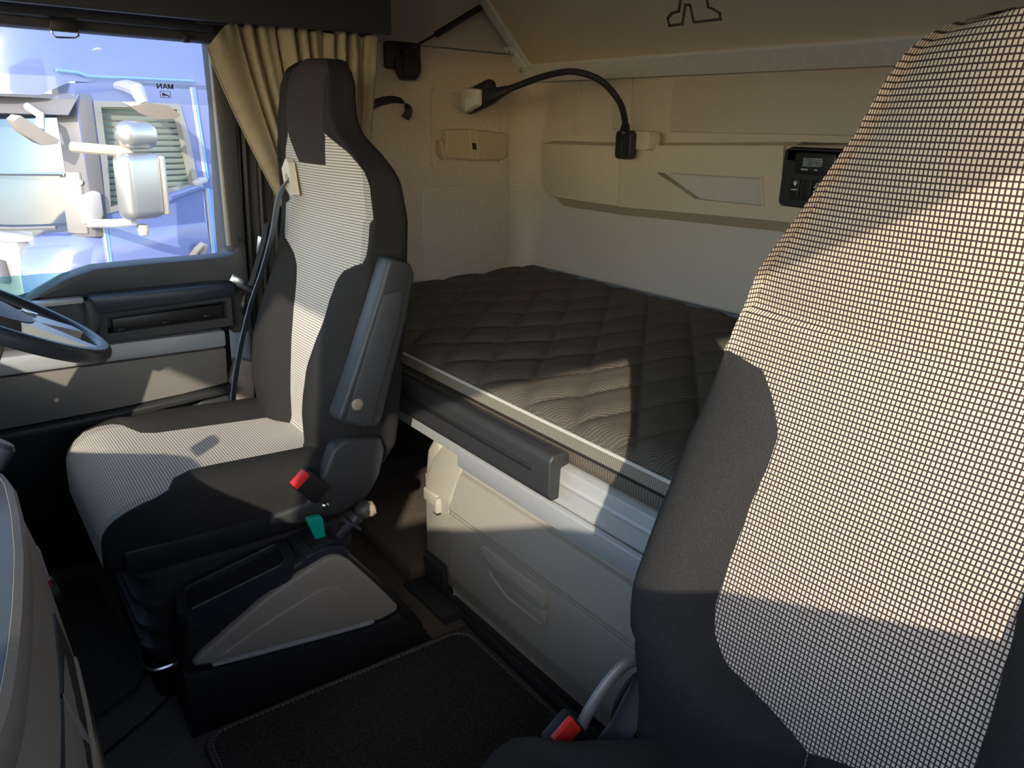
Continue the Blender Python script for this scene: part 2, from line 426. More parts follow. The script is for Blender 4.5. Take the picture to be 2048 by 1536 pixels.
SILL = [(-0.60, 0.66), (0.04, 0.672), (0.10, 0.712), (0.15, 0.751), (0.19, 0.778), (0.254, 0.812), (0.324, 0.832), (0.45, 0.836), (0.640, 0.838)]
def build_door(name, Y, detail):
    SL = SILL if detail else [(x, 0.913+0.21*min(0.75, max(0.0, 0.62-x))) for x, z in SILL]  # passenger sill, out of view, raised to shade the seat and lockers
    d = bpy.data.objects.new(name, None); COL.objects.link(d); d['kind'] = 'structure'
    f = 1 if detail else -1
    yy = (lambda y: y) if detail else ym
    d.location = (0.0, yy(2.2), 0.4)
    # solid lower door
    MB().prism([(-0.68, -0.1), (0.655, -0.1), (0.655, 0.80)] + [(x, z-0.03) for x, z in reversed(SL)][1:] + [(-0.68, 0.63)], 'y', yy(2.235), yy(2.31), 0.004).build('door_body', m_black_pl, d)
    cap = SL + [(0.664, 0.842), (0.676, 0.852), (0.682, 0.866), (0.71, 0.866), (0.71, 0.62), (0.655, 0.62), (0.655, 0.768), (0.20, 0.768), (-0.60, 0.60)]
    MB().prism(cap, 'y', yy(2.195), yy(2.29), 0.006).build('door_capping', m_door_pl, d)
    # frame behind and above the window
    MB().prism([(0.672, 0.84), (0.71, 0.84), (0.71, 1.44), (0.66, 1.44), (0.66, 1.42)], 'y', yy(2.20), yy(2.28), 0.005).build('frame_upright', m_door_pl, d)
    MB().prism([(0.664, 0.868), (0.672, 0.868), (0.668, 1.385), (0.660, 1.385)], 'y', yy(2.205), yy(2.225), 0.001).build('window_seal', m_grey_pl, d, label='pale grey seal on the window edge')
    MB().prism([(-0.62, 1.390), (0.70, 1.390), (0.70, 1.436), (-0.62, 1.436)], 'y', yy(2.19 if detail else 2.165), yy(2.27 if detail else 2.205), 0.006).build('frame_header', m_door_pl, d)
    MB().prism([(-0.60, 0.590), (0.628, 0.588), (0.628, 0.637), (-0.60, 0.640)], 'y', yy(2.178), yy(2.25), 0.009).build('silver_strip', m_silver, d, label='broad silver strip along the door')
    MB().prism([(-0.60, 0.425), (0.06, 0.450), (0.337, 0.457), (0.50, 0.466), (0.625, 0.478), (0.628, 0.583), (-0.60, 0.585)], 'y', yy(2.188), yy(2.25), 0.005).build('lower_panel', m_door_low, d, label='warm grey lower door panel')
    MB().prism([(-0.60, 0.395), (0.06, 0.423), (0.337, 0.432), (0.635, 0.455), (0.635, 0.474), (0.337, 0.453), (0.06, 0.446), (-0.60, 0.421)], 'y', yy(2.165), yy(2.25), 0.005).build('bottom_rail', m_dark_pl, d)
    if detail:
        MB().prism([(0.29, 0.775), (0.60, 0.778), (0.652, 0.776), (0.652, 0.742), (0.31, 0.728)], 'y', 2.125, 2.21, 0.010).build('armrest', m_blue_pl, d)
        MB().prism([(0.02, 0.752), (0.285, 0.754), (0.285, 0.768), (0.02, 0.766)], 'y', 2.165, 2.21, 0.004).build('handle_strip', m_silver, d, label='short silver strip ahead of the armrest')
        MB().prism([(0.285, 0.76), (0.305, 0.76), (0.318, 0.72), (0.30, 0.672), (0.285, 0.650), (0.268, 0.650), (0.29, 0.70)], 'y', 2.15, 2.22, 0.004).build('grip_post', m_door_pl, d)
        MB().frame([(0.305, 0.645), (0.648, 0.650), (0.648, 0.742), (0.312, 0.728)], [(0.328, 0.668), (0.634, 0.674), (0.634, 0.722), (0.331, 0.713)], 'y', 2.17, 2.24).build('pocket_frame', m_door_pl, d)
        MB().prism([(0.345, 0.668), (0.630, 0.676), (0.630, 0.708), (0.347, 0.700)], 'y', 2.195, 2.205, 0.002).build('pocket_flap', m_black_pl, d)
        for x in (0.365, 0.475, 0.585):
            MB().box((x, 2.19, 0.671+0.01*(x-0.365)/0.2), (0.022, 0.012, 0.008), 0.002).build('pocket_clip', m_black_pl, d)
        MB().lathe([(0.0, 0), (0.006, 0), (0.006, 0.003), (0.0, 0.003)], (0.694, 2.196, 0.884), (0, -1, 0), 12).build('screw', m_rubber, d)
        MB().prism([(0.50, 0.26), (0.628, 0.27), (0.630, 0.448), (0.55, 0.436), (0.50, 0.40)], 'y', 2.20, 2.24, 0.01).build('lower_pocket', m_dark_pl, d)
    return d
door1 = build_door('door_1', 2.2, True)
door2 = build_door('door_2', ym(2.2), False)
# wound-down panes: only their top edges stand above the sill
for nm, y in (('window_1', 2.262), ('window_2', ym(2.262))):
    struct(MB().prism([(-0.58, 0.62), (0.34, 0.70), (0.34, 0.818), (0.28, 0.819), (-0.58, 0.822)], 'y', y-0.002, y+0.002).build(nm, m_glass))
# B pillars
bp = MB()
bp.prism([(0.715, -0.1), (0.86, -0.1), (0.86, 2.1), (0.760, 2.1), (0.735, 1.46), (0.715, 0.9)], 'y', 2.245, 2.50, 0.008)
pil = struct(bp.build('trim_4', m_dark_pl))
for x, r in ((0.735, 0.012), (0.775, 0.009), (0.815, 0.011)):
    MB().tube([(x-0.02, 2.24, 0.1), (x, 2.24, 0.85), (x+0.012, 2.24, 1.44)], r, 8).build('door_seal', m_rubber, pil)
MB().box((0.752, 2.234, 1.165), (0.012, 0.016, 0.055), 0.004).build('pillar_hook', m_dark_pl, pil)
MB().tube(spline([(0.70, 2.21, 0.735), (0.685, 2.185, 0.72), (0.682, 2.18, 0.69), (0.70, 2.21, 0.655)], 5), 0.006, 8).build('grab_loop', m_steel, pil)
MB().prism([(0.60, 0.30), (0.70, 0.30), (0.715, 0.52), (0.665, 0.54), (0.625, 0.46)], 'y', 2.215, 2.26, 0.008).build('pillar_foot', m_grey_pl, pil, label='grey trim at the pillar foot')
struct(MB().box((0.79, ym(2.36), 1.0), (0.14, 0.24, 2.2), 0.006).build('trim_5', m_dark_pl))
for i, y in enumerate((2.26, ym(2.20))):
    struct(MB().box((0.11, y, 1.80), (1.50, 0.06, 0.72)).build('trim_%d' % (6+i), m_dark_pl))

# wind deflector outside the driver's window, with the printed mark
t = thing('wind_deflector', 'clear acrylic wind deflector outside the side window, with a small black mark', 'deflector', (0.3, 2.33, 1.24))
MB().prism([(-0.55, 1.245), (0.742, 1.238), (0.735, 1.428), (-0.55, 1.432)], 'y', 2.328, 2.332).build('sheet', m_sheet, t)
def strokes(polys, place, parent, name, mat):
    b = MB()
    for pl in polys:
        b.bm.faces.new([b.bm.verts.new(place(*p)) for p in pl])
    return b.build(name, mat, parent, smooth=False)
def letter_polys(ch):
    T = 0.30
    if ch == 'M':
        return [[(0, 0), (T, 0), (T, 1), (0, 1)], [(1.0, 0), (1.0+T, 0), (1.0+T, 1), (1.0, 1)], [(0, 1), (T*1.2, 1), (0.75, 0.0), (0.5, 0.0)], [(1.24, 1), (0.95, 1), (0.5, 0), (0.75, 0)]]
    if ch == 'A':
        return [[(0, 0), (0.28, 0), (0.74, 1), (0.48, 1)], [(1.22, 0), (0.94, 0), (0.48, 1), (0.74, 1)], [(0.3, 0.22), (0.9, 0.22), (0.84, 0.42), (0.36, 0.42)]]
    if ch == 'N':
        return [[(0, 0), (T, 0), (T, 1), (0, 1)], [(0.92, 0), (0.92+T, 0), (0.92+T, 1), (0.92, 1)], [(0, 1), (T*1.1, 1), (1.16, 0), (0.9, 0)]]
    return []
polys = []
cx = 0.0
for ch in 'MAN':                           # reads from outside, so it is mirrored from in here
    polys += [[(cx+x, z) for x, z in p] for p in letter_polys(ch)]; cx += 1.34
sc = 0.0108
strokes(polys, lambda x, z: (0.592-x*sc, 2.3270, 1.2760+z*0.0125), t, 'maker_letters', m_ink)
bx = [[(0, 0), (1, 0), (1, 0.06), (0, 0.06)], [(0, 0.94), (1, 0.94), (1, 1), (0, 1)], [(0, 0), (0.05, 0), (0.05, 1), (0, 1)], [(0.95, 0), (1, 0), (1, 1), (0.95, 1)]]
lion = [[(0.16, 0.56), (0.30, 0.78), (0.44, 0.62), (0.36, 0.46), (0.22, 0.46)], [(0.34, 0.48), (0.44, 0.62), (0.78, 0.42), (0.76, 0.28), (0.5, 0.36)],
        [(0.22, 0.46), (0.34, 0.48), (0.30, 0.28), (0.14, 0.18), (0.12, 0.25), (0.2, 0.31)], [(0.36, 0.46), (0.48, 0.38), (0.44, 0.16), (0.34, 0.16), (0.36, 0.26)],
        [(0.70, 0.34), (0.78, 0.42), (0.84, 0.14), (0.72, 0.12), (0.74, 0.22)], [(0.76, 0.40), (0.9, 0.30), (0.92, 0.20), (0.86, 0.26), (0.76, 0.34)]]
strokes(bx+lion, lambda x, z: (0.556+x*0.027, 2.3270, 1.2530+z*0.0175), t, 'lion_badge', m_ink)

# roller blind rolled up over the driver's window
t = thing('roller_blind', 'rolled-up dark blind bar with a wire pull loop over the side window', 'blind', (0.3, 2.17, 1.40))
MB().prism([(2.150, 1.412), (2.172, 1.408), (2.180, 1.428), (2.165, 1.444), (2.146, 1.436)], 'x', -0.5, 0.66, 0.004).build('roller_bar', m_dark_pl, t)
MB().box((0.325, 2.16, 1.395), (0.06, 0.014, 0.026), 0.004).build('pull_tab', m_black_pl, t)
MB().tube([(0.297, 2.16, 1.392), (0.300, 2.158, 1.374), (0.306, 2.158, 1.369), (0.345, 2.158, 1.371), (0.352, 2.158, 1.376), (0.353, 2.16, 1.392)], 0.0022, 6).build('pull_loop', m_steel, t)
MB().box((0.592, 2.165, 1.392), (0.016, 0.014, 0.022), 0.003).build('catch', m_black_pl, t)

# dark overhead shelf above the driver's door
t = thing('overhead_shelf', 'dark charcoal overhead shelf above the side window and curtain', 'shelf', (0.3, 2.2, 1.45))
MB().loft([[(x, 2.004, z), (x, 2.0, z+0.006), (x-0.006*(x > 1), 2.0, 1.80), (x-0.006*(x > 1), 2.15, 1.80), (x, 2.15, z+0.042), (x, 2.034, z+0.036), (x, 2.03, z)] for x, z in ((-0.58, 1.416), (0.58, 1.420), (1.078, 1.430))]).build('shelf_body', m_dark_pl, t)
MB().box((0.22, 1.998, 1.462), (0.10, 0.012, 0.016), 0.004).build('recess_grip', m_black_pl, t)

# ================================================================== SLEEPER WALL FITTINGS
# long beige shelf on the rear wall
XS = 1.842
t = thing('wall_shelf', 'long beige moulded shelf panel on the rear wall above the mattress', 'shelf', (1.88, 1.2, 1.06))
# end module
endp = [(2.296, 1.155), (2.292, 1.05), (2.275, 0.998), (2.235, 0.974), (2.19, 0.969), (1.888, 0.966), (1.893, 1.158)]
MB().prism(endp, 'x', XS, 1.93, 0.006).build('end_panel', m_beige_pl, t)
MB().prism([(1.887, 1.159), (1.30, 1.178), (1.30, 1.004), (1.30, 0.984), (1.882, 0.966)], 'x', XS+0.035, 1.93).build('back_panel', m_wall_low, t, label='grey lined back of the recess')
# front face around the slanted recess
MB().frame([(1.887, 1.159), (1.30, 1.178), (1.30, 0.984), (1.882, 0.966)], [(1.735, 1.090), (1.336, 1.097), (1.318, 1.014), (1.560, 1.011)], 'x', XS, XS+0.06).build('recess_panel', m_beige_pl, t)
MB().frame([(1.742, 1.093), (1.333, 1.101), (1.312, 1.009), (1.562, 1.005)], [(1.72, 1.085), (1.340, 1.093), (1.322, 1.019), (1.556, 1.018)], 'x', XS-0.004, XS+0.01).build('recess_lip', m_beige_pl, t)
MB().frame([(1.297, 1.178), (0.98, 1.184), (0.98, 0.990), (1.297, 0.985)], [(1.272, 1.178), (1.062, 1.181), (1.068, 1.026), (1.258, 1.026)], 'x', XS-0.012, 1.93).build('unit_surround', m_beige_pl, t)
MB().prism([(0.975, 1.184), (-0.35, 1.20), (-0.35, 1.00), (0.975, 0.990)], 'x', XS, 1.93, 0.006).build('far_panel', m_beige_pl, t)
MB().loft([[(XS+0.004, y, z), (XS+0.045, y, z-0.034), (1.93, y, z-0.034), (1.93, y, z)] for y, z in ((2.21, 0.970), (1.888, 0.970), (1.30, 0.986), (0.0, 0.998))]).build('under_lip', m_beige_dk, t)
# top ledge leaning back to the wall
MB().loft([[(XS+0.001, y, z-0.004), (XS+0.004, y, z), (1.92, y, z+0.014), (1.92, y, z-0.03), (XS+0.001, y, z-0.03)] for y, z in ((2.285, 1.154), (1.89, 1.158), (1.297, 1.178), (-0.3, 1.20))]).build('top_ledge', m_beige_pl, t)

# control unit with clock
t = thing('control_panel', 'black clock and switch panel set into the beige wall shelf', 'panel', (1.84, 1.17, 1.1))
XU = 1.826
MB().prism(rrect(1.066, 1.263, 1.030, 1.172, 0.010), 'x', XU, 1.90, 0.003).build('fascia', m_dark_pl, t)
MB().prism([(XU, 1.172), (1.89, 1.190), (1.89, 1.14), (XU, 1.14)], 'y', 1.05, 1.256, 0.003).build('top_slope', m_black_pl, t)
MB().prism(rrect(1.112, 1.226, 1.111, 1.164, 0.008), 'x', XU-0.006, XU+0.01, 0.002).build('clock_body', m_black_pl, t)
MB().prism([(1.146, 1.131), (1.201, 1.130), (1.201, 1.151), (1.146, 1.152)], 'x', XU-0.008, XU-0.004, 0.0005).build('clock_display', m_lcd, t, label='grey liquid crystal clock face showing 8:46')
SEG = {'8': 'abcdefg', '4': 'fgbc', '6': 'acdefg'}
def seg7(ch, y0, z0, w, h):
    th = w*0.2; out = []
    R = {'a': (0, h-th, w, h), 'd': (0, 0, w, th), 'g': (0, h/2-th/2, w, h/2+th/2), 'f': (0, h/2, th, h), 'e': (0, 0, th, h/2), 'b': (w-th, h/2, w, h), 'c': (w-th, 0, w, h/2)}
    for k in SEG[ch]:
        a, b, c, d = R[k]; out.append([(y0-a, z0+b), (y0-c, z0+b), (y0-c, z0+d), (y0-a, z0+d)])
    return out
dg = seg7('8', 1.183, 1.1335, 0.0085, 0.0145)+seg7('4', 1.1685, 1.1335, 0.0085, 0.0145)+seg7('6', 1.157, 1.1335, 0.0085, 0.0145)
dg += [[(1.1722, z), (1.1708, z), (1.1708, z+0.0018), (1.1722, z+0.0018)] for z in (1.137, 1.1425)]
strokes(dg, lambda y, z: (XU-0.0083, y, z), t, 'clock_digits', m_ink)
mk = [[(1.204-k*0.004, 1.121), (1.2015-k*0.004, 1.121), (1.2015-k*0.004, 1.1245), (1.204-k*0.004, 1.1245)] for k in range(5)] + [[(1.166-k*0.003, 1.121), (1.164-k*0.003, 1.121), (1.164-k*0.003, 1.1245), (1.166-k*0.003, 1.1245)] for k in range(3)]
strokes(mk, lambda y, z: (XU-0.0066, y, z), t, 'button_marks', m_white_ink)
for y0, y1 in ((1.203, 1.228), (1.168, 1.193), (1.140, 1.165), (1.113, 1.138)):
    s_ = MB().prism(rrect(y0, y1, 1.046, 1.098, 0.003), 'x', XU-0.006, XU+0.01, 0.002).build('rocker_switch', m_black_pl, t)
    if y0 != 1.168:
        c = (y0+y1)/2
        if y0 == 1.203:
            g = [[(c-0.007, 1.090), (c+0.007, 1.090), (c, 1.080)], [(c-0.004, 1.0935), (c+0.004, 1.0935), (c+0.004, 1.092), (c-0.004, 1.092)]]
        else:
            g = [[(c+0.008, 1.079), (c-0.008, 1.079), (c-0.008, 1.0805), (c+0.008, 1.0805)], [(c+0.008, 1.079), (c+0.0065, 1.079), (c-0.001, 1.0925), (c+0.0005, 1.0925)], [(c, 1.092), (c-0.008, 1.092), (c-0.008, 1.0905), (c, 1.0905)], [(c-0.0065, 1.079), (c-0.008, 1.079), (c-0.008, 1.092), (c-0.0065, 1.092)], [(c+0.002, 1.082), (c+0.0035, 1.082), (c-0.004, 1.089), (c-0.0055, 1.089)]]
        g.append([(c+0.009, 1.070), (c-0.009, 1.070), (c-0.009, 1.0725), (c+0.009, 1.0725)])
        strokes(g, lambda y, z: (XU-0.0064, y, z), s_, 'symbol', m_white_ink)

# gooseneck reading lamp
t = thing('reading_lamp', 'black gooseneck reading lamp with a pale square lens on the wall shelf', 'lamp', (1.80, 1.82, 1.16))
MB().prism(rrect(1.788, 1.856, 1.120, 1.206, 0.016), 'x', 1.785, 1.815, 0.006, 3).build('base', m_black_pl, t)
MB().box((1.7835, 1.822, 1.158), (0.005, 0.010, 0.030), 0.002).build('switch', m_dark_pl, t)
MB().prism(rrect(1.735, 1.812, 1.150, 1.205, 0.012), 'x', 1.81, 1.86, 0.004).build('bracket', m_beige_pl, t, label='beige bracket behind the lamp base')
neck = spline([(1.79, 1.820, 1.20), (1.762, 1.796, 1.236), (1.735, 1.790, 1.278), (1.705, 1.803, 1.317), (1.675, 1.824, 1.345), (1.642, 1.866, 1.364), (1.61, 1.91, 1.367), (1.58, 1.99, 1.352), (1.55, 2.051, 1.331), (1.52, 2.102, 1.311)], 6)
MB().tube(neck, 0.0098, 10).build('gooseneck', m_rubber, t)
MB().tube([(1.79, 1.822, 1.20), (1.786, 1.815, 1.225)], [0.017, 0.0125], 10).build('collar', m_black_pl, t)
MB().tube([(1.53, 2.085, 1.318), (1.515, 2.112, 1.307), (1.505, 2.14, 1.298)], [0.012, 0.018, 0.026], 10).build('head_neck', m_black_pl, t)
hd = Matrix.Rotation(math.radians(-20), 3, 'X') @ Matrix.Rotation(math.radians(14), 3, 'Z')
h = MB().box((1.505, 2.205, 1.295), (0.045, 0.135, 0.078), 0.020, hd, 4).build('head', m_black_pl, t)
MB().prism([(2.165, 1.268), (2.235, 1.245), (2.268, 1.268), (2.266, 1.305), (2.235, 1.322), (2.165, 1.318)], 'x', 1.464, 1.490, 0.008).build('lens', m_lens, h, label='pale faceted lens')
MB().prism([(2.166, 1.272), (2.222, 1.252), (2.232, 1.288), (2.166, 1.296)], 'x', 1.4615, 1.468, 0.001).build('lens_grid', m_alu, h, label='fine gridded part of the lens')

# beige ashtray / light unit in the pressed field of the side wall
t = thing('wall_stowage_box', 'small beige ribbed stowage box with a lid set on the side wall', 'box', (1.6, 2.43, 1.14))
MB().prism([(1.496, 1.192), (1.60, 1.197), (1.752, 1.184), (1.760, 1.172), (1.752, 1.100), (1.735, 1.090), (1.62, 1.088), (1.50, 1.096), (1.490, 1.112)], 'y', 2.388, 2.43, 0.009, 3).build('box_body', m_beige_dk, t)
MB().prism([(1.472, 1.155), (1.482, 1.157), (1.488, 1.152), (1.503, 1.092), (1.490, 1.090), (1.476, 1.110)], 'y', 2.396, 2.43, 0.004).build('side_tab', m_beige_dk, t)
for x in (1.585, 1.612):
    MB().prism([(x, 1.193), (x+0.005, 1.193), (x+0.018, 1.092), (x+0.013, 1.092)], 'y', 2.3855, 2.392, 0.001).build('rib', m_beige_pl, t)
MB().prism([(1.597, 1.150), (1.614, 1.149), (1.620, 1.126), (1.603, 1.127)], 'y', 2.3862, 2.39).build('catch', m_rubber, t)

# latch bracket and gas strut of the upper bunk
t = thing('strut_bracket', 'black plastic strut bracket screwed to the side wall below the bunk', 'bracket', (1.34, 2.43, 1.40))
MB().prism(rrect(1.278, 1.408, 1.375, 1.460, 0.012), 'y', 2.414, 2.434, 0.004).build('plate', m_black_pl, t)
MB().prism([(1.305, 1.41), (1.398, 1.41), (1.398, 1.368), (1.380, 1.344), (1.325, 1.342), (1.305, 1.375)], 'y', 2.392, 2.416, 0.006).build('latch_body', m_rubber, t)
MB().prism([(1.325, 1.40), (1.375, 1.40), (1.382, 1.372), (1.362, 1.352), (1.332, 1.356)], 'y', 2.385, 2.394, 0.003).build('latch_cover', m_black_pl, t)
MB().lathe([(0, 0), (0.012, 0), (0.012, 0.02), (0, 0.02)], (1.343, 2.415, 1.428), (0, -1, 0), 12).build('pivot', m_rubber, t)
t = thing('gas_strut', 'black gas strut running from the wall bracket up to the bunk', 'strut', (1.34, 2.40, 1.43))
MB().tube([(1.343, 2.398, 1.430), (1.462, 2.393, 1.494)], 0.0045, 8).build('rod', m_dark_pl, t)
MB().tube([(1.455, 2.393, 1.490), (1.625, 2.385, 1.588)], 0.0105, 10).build('cylinder', m_rubber, t)

# black strap curling out from behind the curtain
P = spline([(1.155, 2.425, 1.13), (1.16, 2.36, 1.175), (1.155, 2.34, 1.23), (1.19, 2.33, 1.262), (1.235, 2.31, 1.277), (1.275, 2.30, 1.272), (1.292, 2.295, 1.247), (1.278, 2.295, 1.222)], 6)
b = MB(); rows = []
b.box((1.155, 2.423, 1.125), (0.035, 0.014, 0.02), 0.003)
for i, p in enumerate(P):
    d = (P[min(i+1, len(P)-1)]-P[max(i-1, 0)]).normalized()
    s = Vector((0.55, -0.55, -0.62)); s = (s-d*s.dot(d)).normalized()
    hw = 0.013
    rows.append([p-s*hw, p+s*hw, p+s*hw+Vector((0.002, 0.002, 0)), p-s*hw+Vector((0.002, 0.002, 0))])
tag(b.loft(rows).build('curtain_strap', m_rubber), 'black webbing strap curling out on the side wall beside the curtain', 'strap')

# ================================================================== UPPER BUNK
E_ = Vector((-0.7071, 0, 0.7071)); N_ = Vector((-0.7071, 0, -0.7071))
O_ = Vector((1.845, 0, 1.40))
def onb(y, s, h=0.0):
    v = O_+E_*s+N_*h; return Vector((v.x, y, v.z))
def bunk_bar(y0, y1, s0, s1, h0, h1, bev=0.003):
    c = onb((y0+y1)/2, (s0+s1)/2, (h0+h1)/2)
    rot = Matrix((E_, Vector((0, 1, 0)), N_)).transposed()
    return MB().box(c, (s1-s0, abs(y1-y0), abs(h1-h0)), bev, rot)
t = thing('upper_bunk', 'tipped-up upper bunk with tan underside and aluminium edge rails', 'bunk', (1.845, 1.03, 1.40))
bunk_bar(-0.30, 2.37, 0.0, 0.80, -0.05, 0.0, 0.004).build('underside_board', m_bunk, t)
bunk_bar(-0.30, 2.392, -0.040, 0.030, -0.03, 0.012, 0.004).build('rear_rail', m_alu, t)
bunk_bar(2.352, 2.400, 0.02, 0.80, -0.03, 0.010, 0.004).build('side_rail', m_alu, t)
pl_ = bunk_bar(2.372, 2.424, -0.030, 0.118, 0.008, 0.016, 0.003).build('corner_plate', m_alu, t)
for s in (0.094, 0.020):
    MB().lathe([(0, 0), (0.0105, 0), (0.0105, 0.004), (0.008, 0.008), (0.0, 0.009)], onb(2.398, s, 0.015), N_, 8).build('bolt', m_zinc, pl_)
fig = [(1.562, 0.27), (1.562, 0.195), (1.584, 0.164), (1.612, 0.160), (1.634, 0.146), (1.641, 0.123), (1.594, 0.123), (1.552, 0.180), (1.538, 0.178), (1.552, 0.125), (1.461, 0.125), (1.456, 0.142), (1.468, 0.156), (1.483, 0.164), (1.476, 0.19), (1.462, 0.27), (1.435, 0.27), (1.45, 0.38), (1.51, 0.41), (1.58, 0.38), (1.60, 0.27), (1.562, 0.27)]
def poly_stroke(pts, w, place):
    out = []
    for (a, b) in zip(pts[:-1], pts[1:]):
        A = Vector(a); B = Vector(b); d = (B-A); L_ = d.length
        if L_ < 1e-6: continue
        d /= L_; q = Vector((-d.y, d.x))*w; A = A-d*w; B = B+d*w
        out.append([A+q, B+q, B-q, A-q])
    return out
for i, (dy, ds) in enumerate(((0, 0), (-0.53, 0.020))):
    pp = [(y+dy, s+ds) for y, s in fig]
    hdc = [(1.51+dy+0.035*math.cos(a*PI/6), 0.455+ds+0.035*math.sin(a*PI/6)) for a in range(13)]
    strokes(poly_stroke(pp, 0.0040, None)+poly_stroke(hdc, 0.0040, None), lambda y, s: onb(y, s, 0.0006), t, 'printed_figure', m_brown_ink)

# ================================================================== LOWER BUNK
def mat_z(x):                              # the pad rises a little towards the rear wall
    return 0.632+(x-0.955)*0.055
t = thing('mattress', 'dark brown quilted mattress with pale piping on the lower bunk', 'mattress', (1.4, 1.1, 0.57))
rows = []
NX, NY = 150, 430
X0, X1, Y0, Y1 = 0.955, 1.896, -0.34, 2.415
for j in range(NY+1):
    y = Y0+(Y1-Y0)*j/NY
    row = []
    for i in range(NX+1):
        x = X0+(X1-X0)*i/NX
        a = (y-0.93*x)/0.168
        b2 = (y+0.42*x)/0.152+0.25*math.sin(a*0.9)
        qa = abs(math.sin(PI*a)); qb = abs(math.sin(PI*b2))
        puff = (min(1, qa*1.25)**0.45)*(min(1, qb*1.25)**0.45)
        e = min(x-X0, X1-x)/0.07; e = max(0, min(1, e)); ed = (1-(1-e)**2)**0.5
        e2 = max(0, min(1, min(y-Y0, Y1-y)/0.06)); ed *= (1-(1-e2)**2)**0.5
        row.append((x, y, mat_z(x)-0.012+ed*(0.019+0.014*puff)))
    rows.append(row)
MB().grid(rows).build('quilted_top', m_mattress, t, angle=60)
MB().prism([(0.962, 0.560), (0.956, 0.575), (0.957, 0.606), (0.960, 0.622), (1.89, 0.665), (1.89, 0.56)], 'y', Y0, Y1, 0.004).build('border', m_border, t)
MB().tube([(X0-0.001, y, 0.629) for y in (Y0, 0.5, 1.0, 1.7, Y1-0.02)], 0.0042, 8).build('piping', m_piping, t, label='pale piping along the front edge')
MB().prism([(0.950, 0.602), (0.956, 0.600), (0.958, 0.624), (0.953, 0.624)], 'y', Y0, Y1-0.02).build('piping_tape', m_tape, t)
MB().tube([(0.951, y, 0.600) for y in (Y0, 1.0, Y1-0.02)], 0.0035, 6).build('lower_cord', m_black_cloth, t)
MB().tube([(1.876, y, 0.690) for y in (Y0, 1.0, Y1-0.05)], 0.008, 8).build('rear_piping', m_belt, t)

t = thing('bunk_support', 'silver painted bunk front rail with a step channel under the mattress', 'rail', (1.0, 1.0, 0.45))
MB().prism([(0.925, 0.428), (0.925, 0.474), (0.933, 0.479), (0.940, 0.476), (0.945, 0.440), (1.02, 0.440), (1.02, 0.428)], 'y', -0.34, 1.430, 0.0025).build('front_rail', m_rail, t)
MB().prism([(0.945, 0.440), (0.952, 0.548), (0.968, 0.553), (1.05, 0.556), (1.05, 0.44)], 'y', -0.34, 2.0, 0.002).build('channel', m_rail, t)
MB().prism([(0.946, 0.512), (0.9435, 0.520), (0.948, 0.526), (0.953, 0.522)], 'y', -0.34, 1.2).build('channel_bead', m_rail, t)
MB().box((1.45, 1.04, 0.535), (0.86, 2.76, 0.04)).build('base_board', m_dark_pl, t)
t = thing('bunk_guard', 'black ribbed sliding guard bar at the mattress front edge', 'guard rail', (0.91, 1.4, 0.55))
MB().prism([(0.890, 0.515), (0.888, 0.590), (0.897, 0.602), (0.930, 0.604), (0.940, 0.596), (0.940, 0.575), (0.920, 0.57), (0.918, 0.505), (0.898, 0.503)], 'y', 1.045, 1.76, 0.005, 3).build('bar', m_dark_pl, t)
MB().prism([(0.886, 0.552), (0.885, 0.560), (0.890, 0.566), (0.895, 0.560), (0.893, 0.552)], 'y', 1.10, 1.74, 0.001).build('rib', m_black_pl, t)
MB().prism([(0.900, 0.600), (0.908, 0.608), (0.922, 0.606), (0.922, 0.600)], 'y', 1.08, 1.74, 0.001).build('rib', m_black_pl, t)
MB().box((0.928, 1.72, 0.54), (0.03, 0.07, 0.06), 0.006).build('end_bracket', m_black_pl, t)

# storage lockers below the bunk
XC = 0.945
t = thing('corner_locker', 'narrow light grey storage locker at the driver end of the bunk', 'locker', (1.0, 1.56, 0.0))
def locker(y0, y1, ys0=None):
    loops = []
    for x, z in ((0.962, 0.02), (0.944, 0.10), (0.938, 0.284), (0.936, 0.300), (0.972, 0.395), (0.990, 0.425), (1.06, 0.432), (1.40, 0.432), (1.40, 0.02)):
        loops.append((x, z))
    return loops
MB().prism([(0.968, 0.02), (0.950, 0.10), (0.945, 0.300), (0.985, 0.395), (1.005, 0.420), (1.06, 0.428), (1.40, 0.428), (1.40, 0.02)], 'y', 1.498, 1.612, 0.010, 3).build('body', m_cab, t)
MB().prism([(1.605, 0.03), (1.665, 0.06), (1.685, 0.30), (1.675, 0.37), (1.640, 0.418), (1.605, 0.425)], 'x', 0.985, 1.35, 0.012, 3).build('rounded_end', m_cab, t)
MB().loft([[(0.944, 1.50, 0.298), (0.944, 1.61, 0.298), (0.985, 1.672, 0.300), (0.985, 1.50, 0.30)], [(0.984, 1.50, 0.395), (0.984, 1.60, 0.395), (1.01, 1.660, 0.395), (1.01, 1.50, 0.395)], [(1.01, 1.50, 0.424), (1.01, 1.59, 0.424), (1.03, 1.64, 0.424), (1.03, 1.50, 0.424)]]).build('sloped_cap', m_cab, t)
MB().loft([[(0.966, 1.50, 0.03), (0.966, 1.60, 0.03), (0.985, 1.655, 0.05), (0.985, 1.50, 0.05)], [(0.948, 1.50, 0.10), (0.948, 1.612, 0.10), (0.985, 1.672, 0.10), (0.985, 1.50, 0.10)], [(0.944, 1.50, 0.298), (0.944, 1.61, 0.298), (0.985, 1.682, 0.298), (0.985, 1.50, 0.298)]]).build('front_corner', m_cab, t)
MB().prism([(0.937, 0.262), (0.936, 0.292), (0.940, 0.297), (0.955, 0.297), (0.955, 0.262)], 'y', 1.548, 1.612, 0.003).build('handle', m_cab, t)
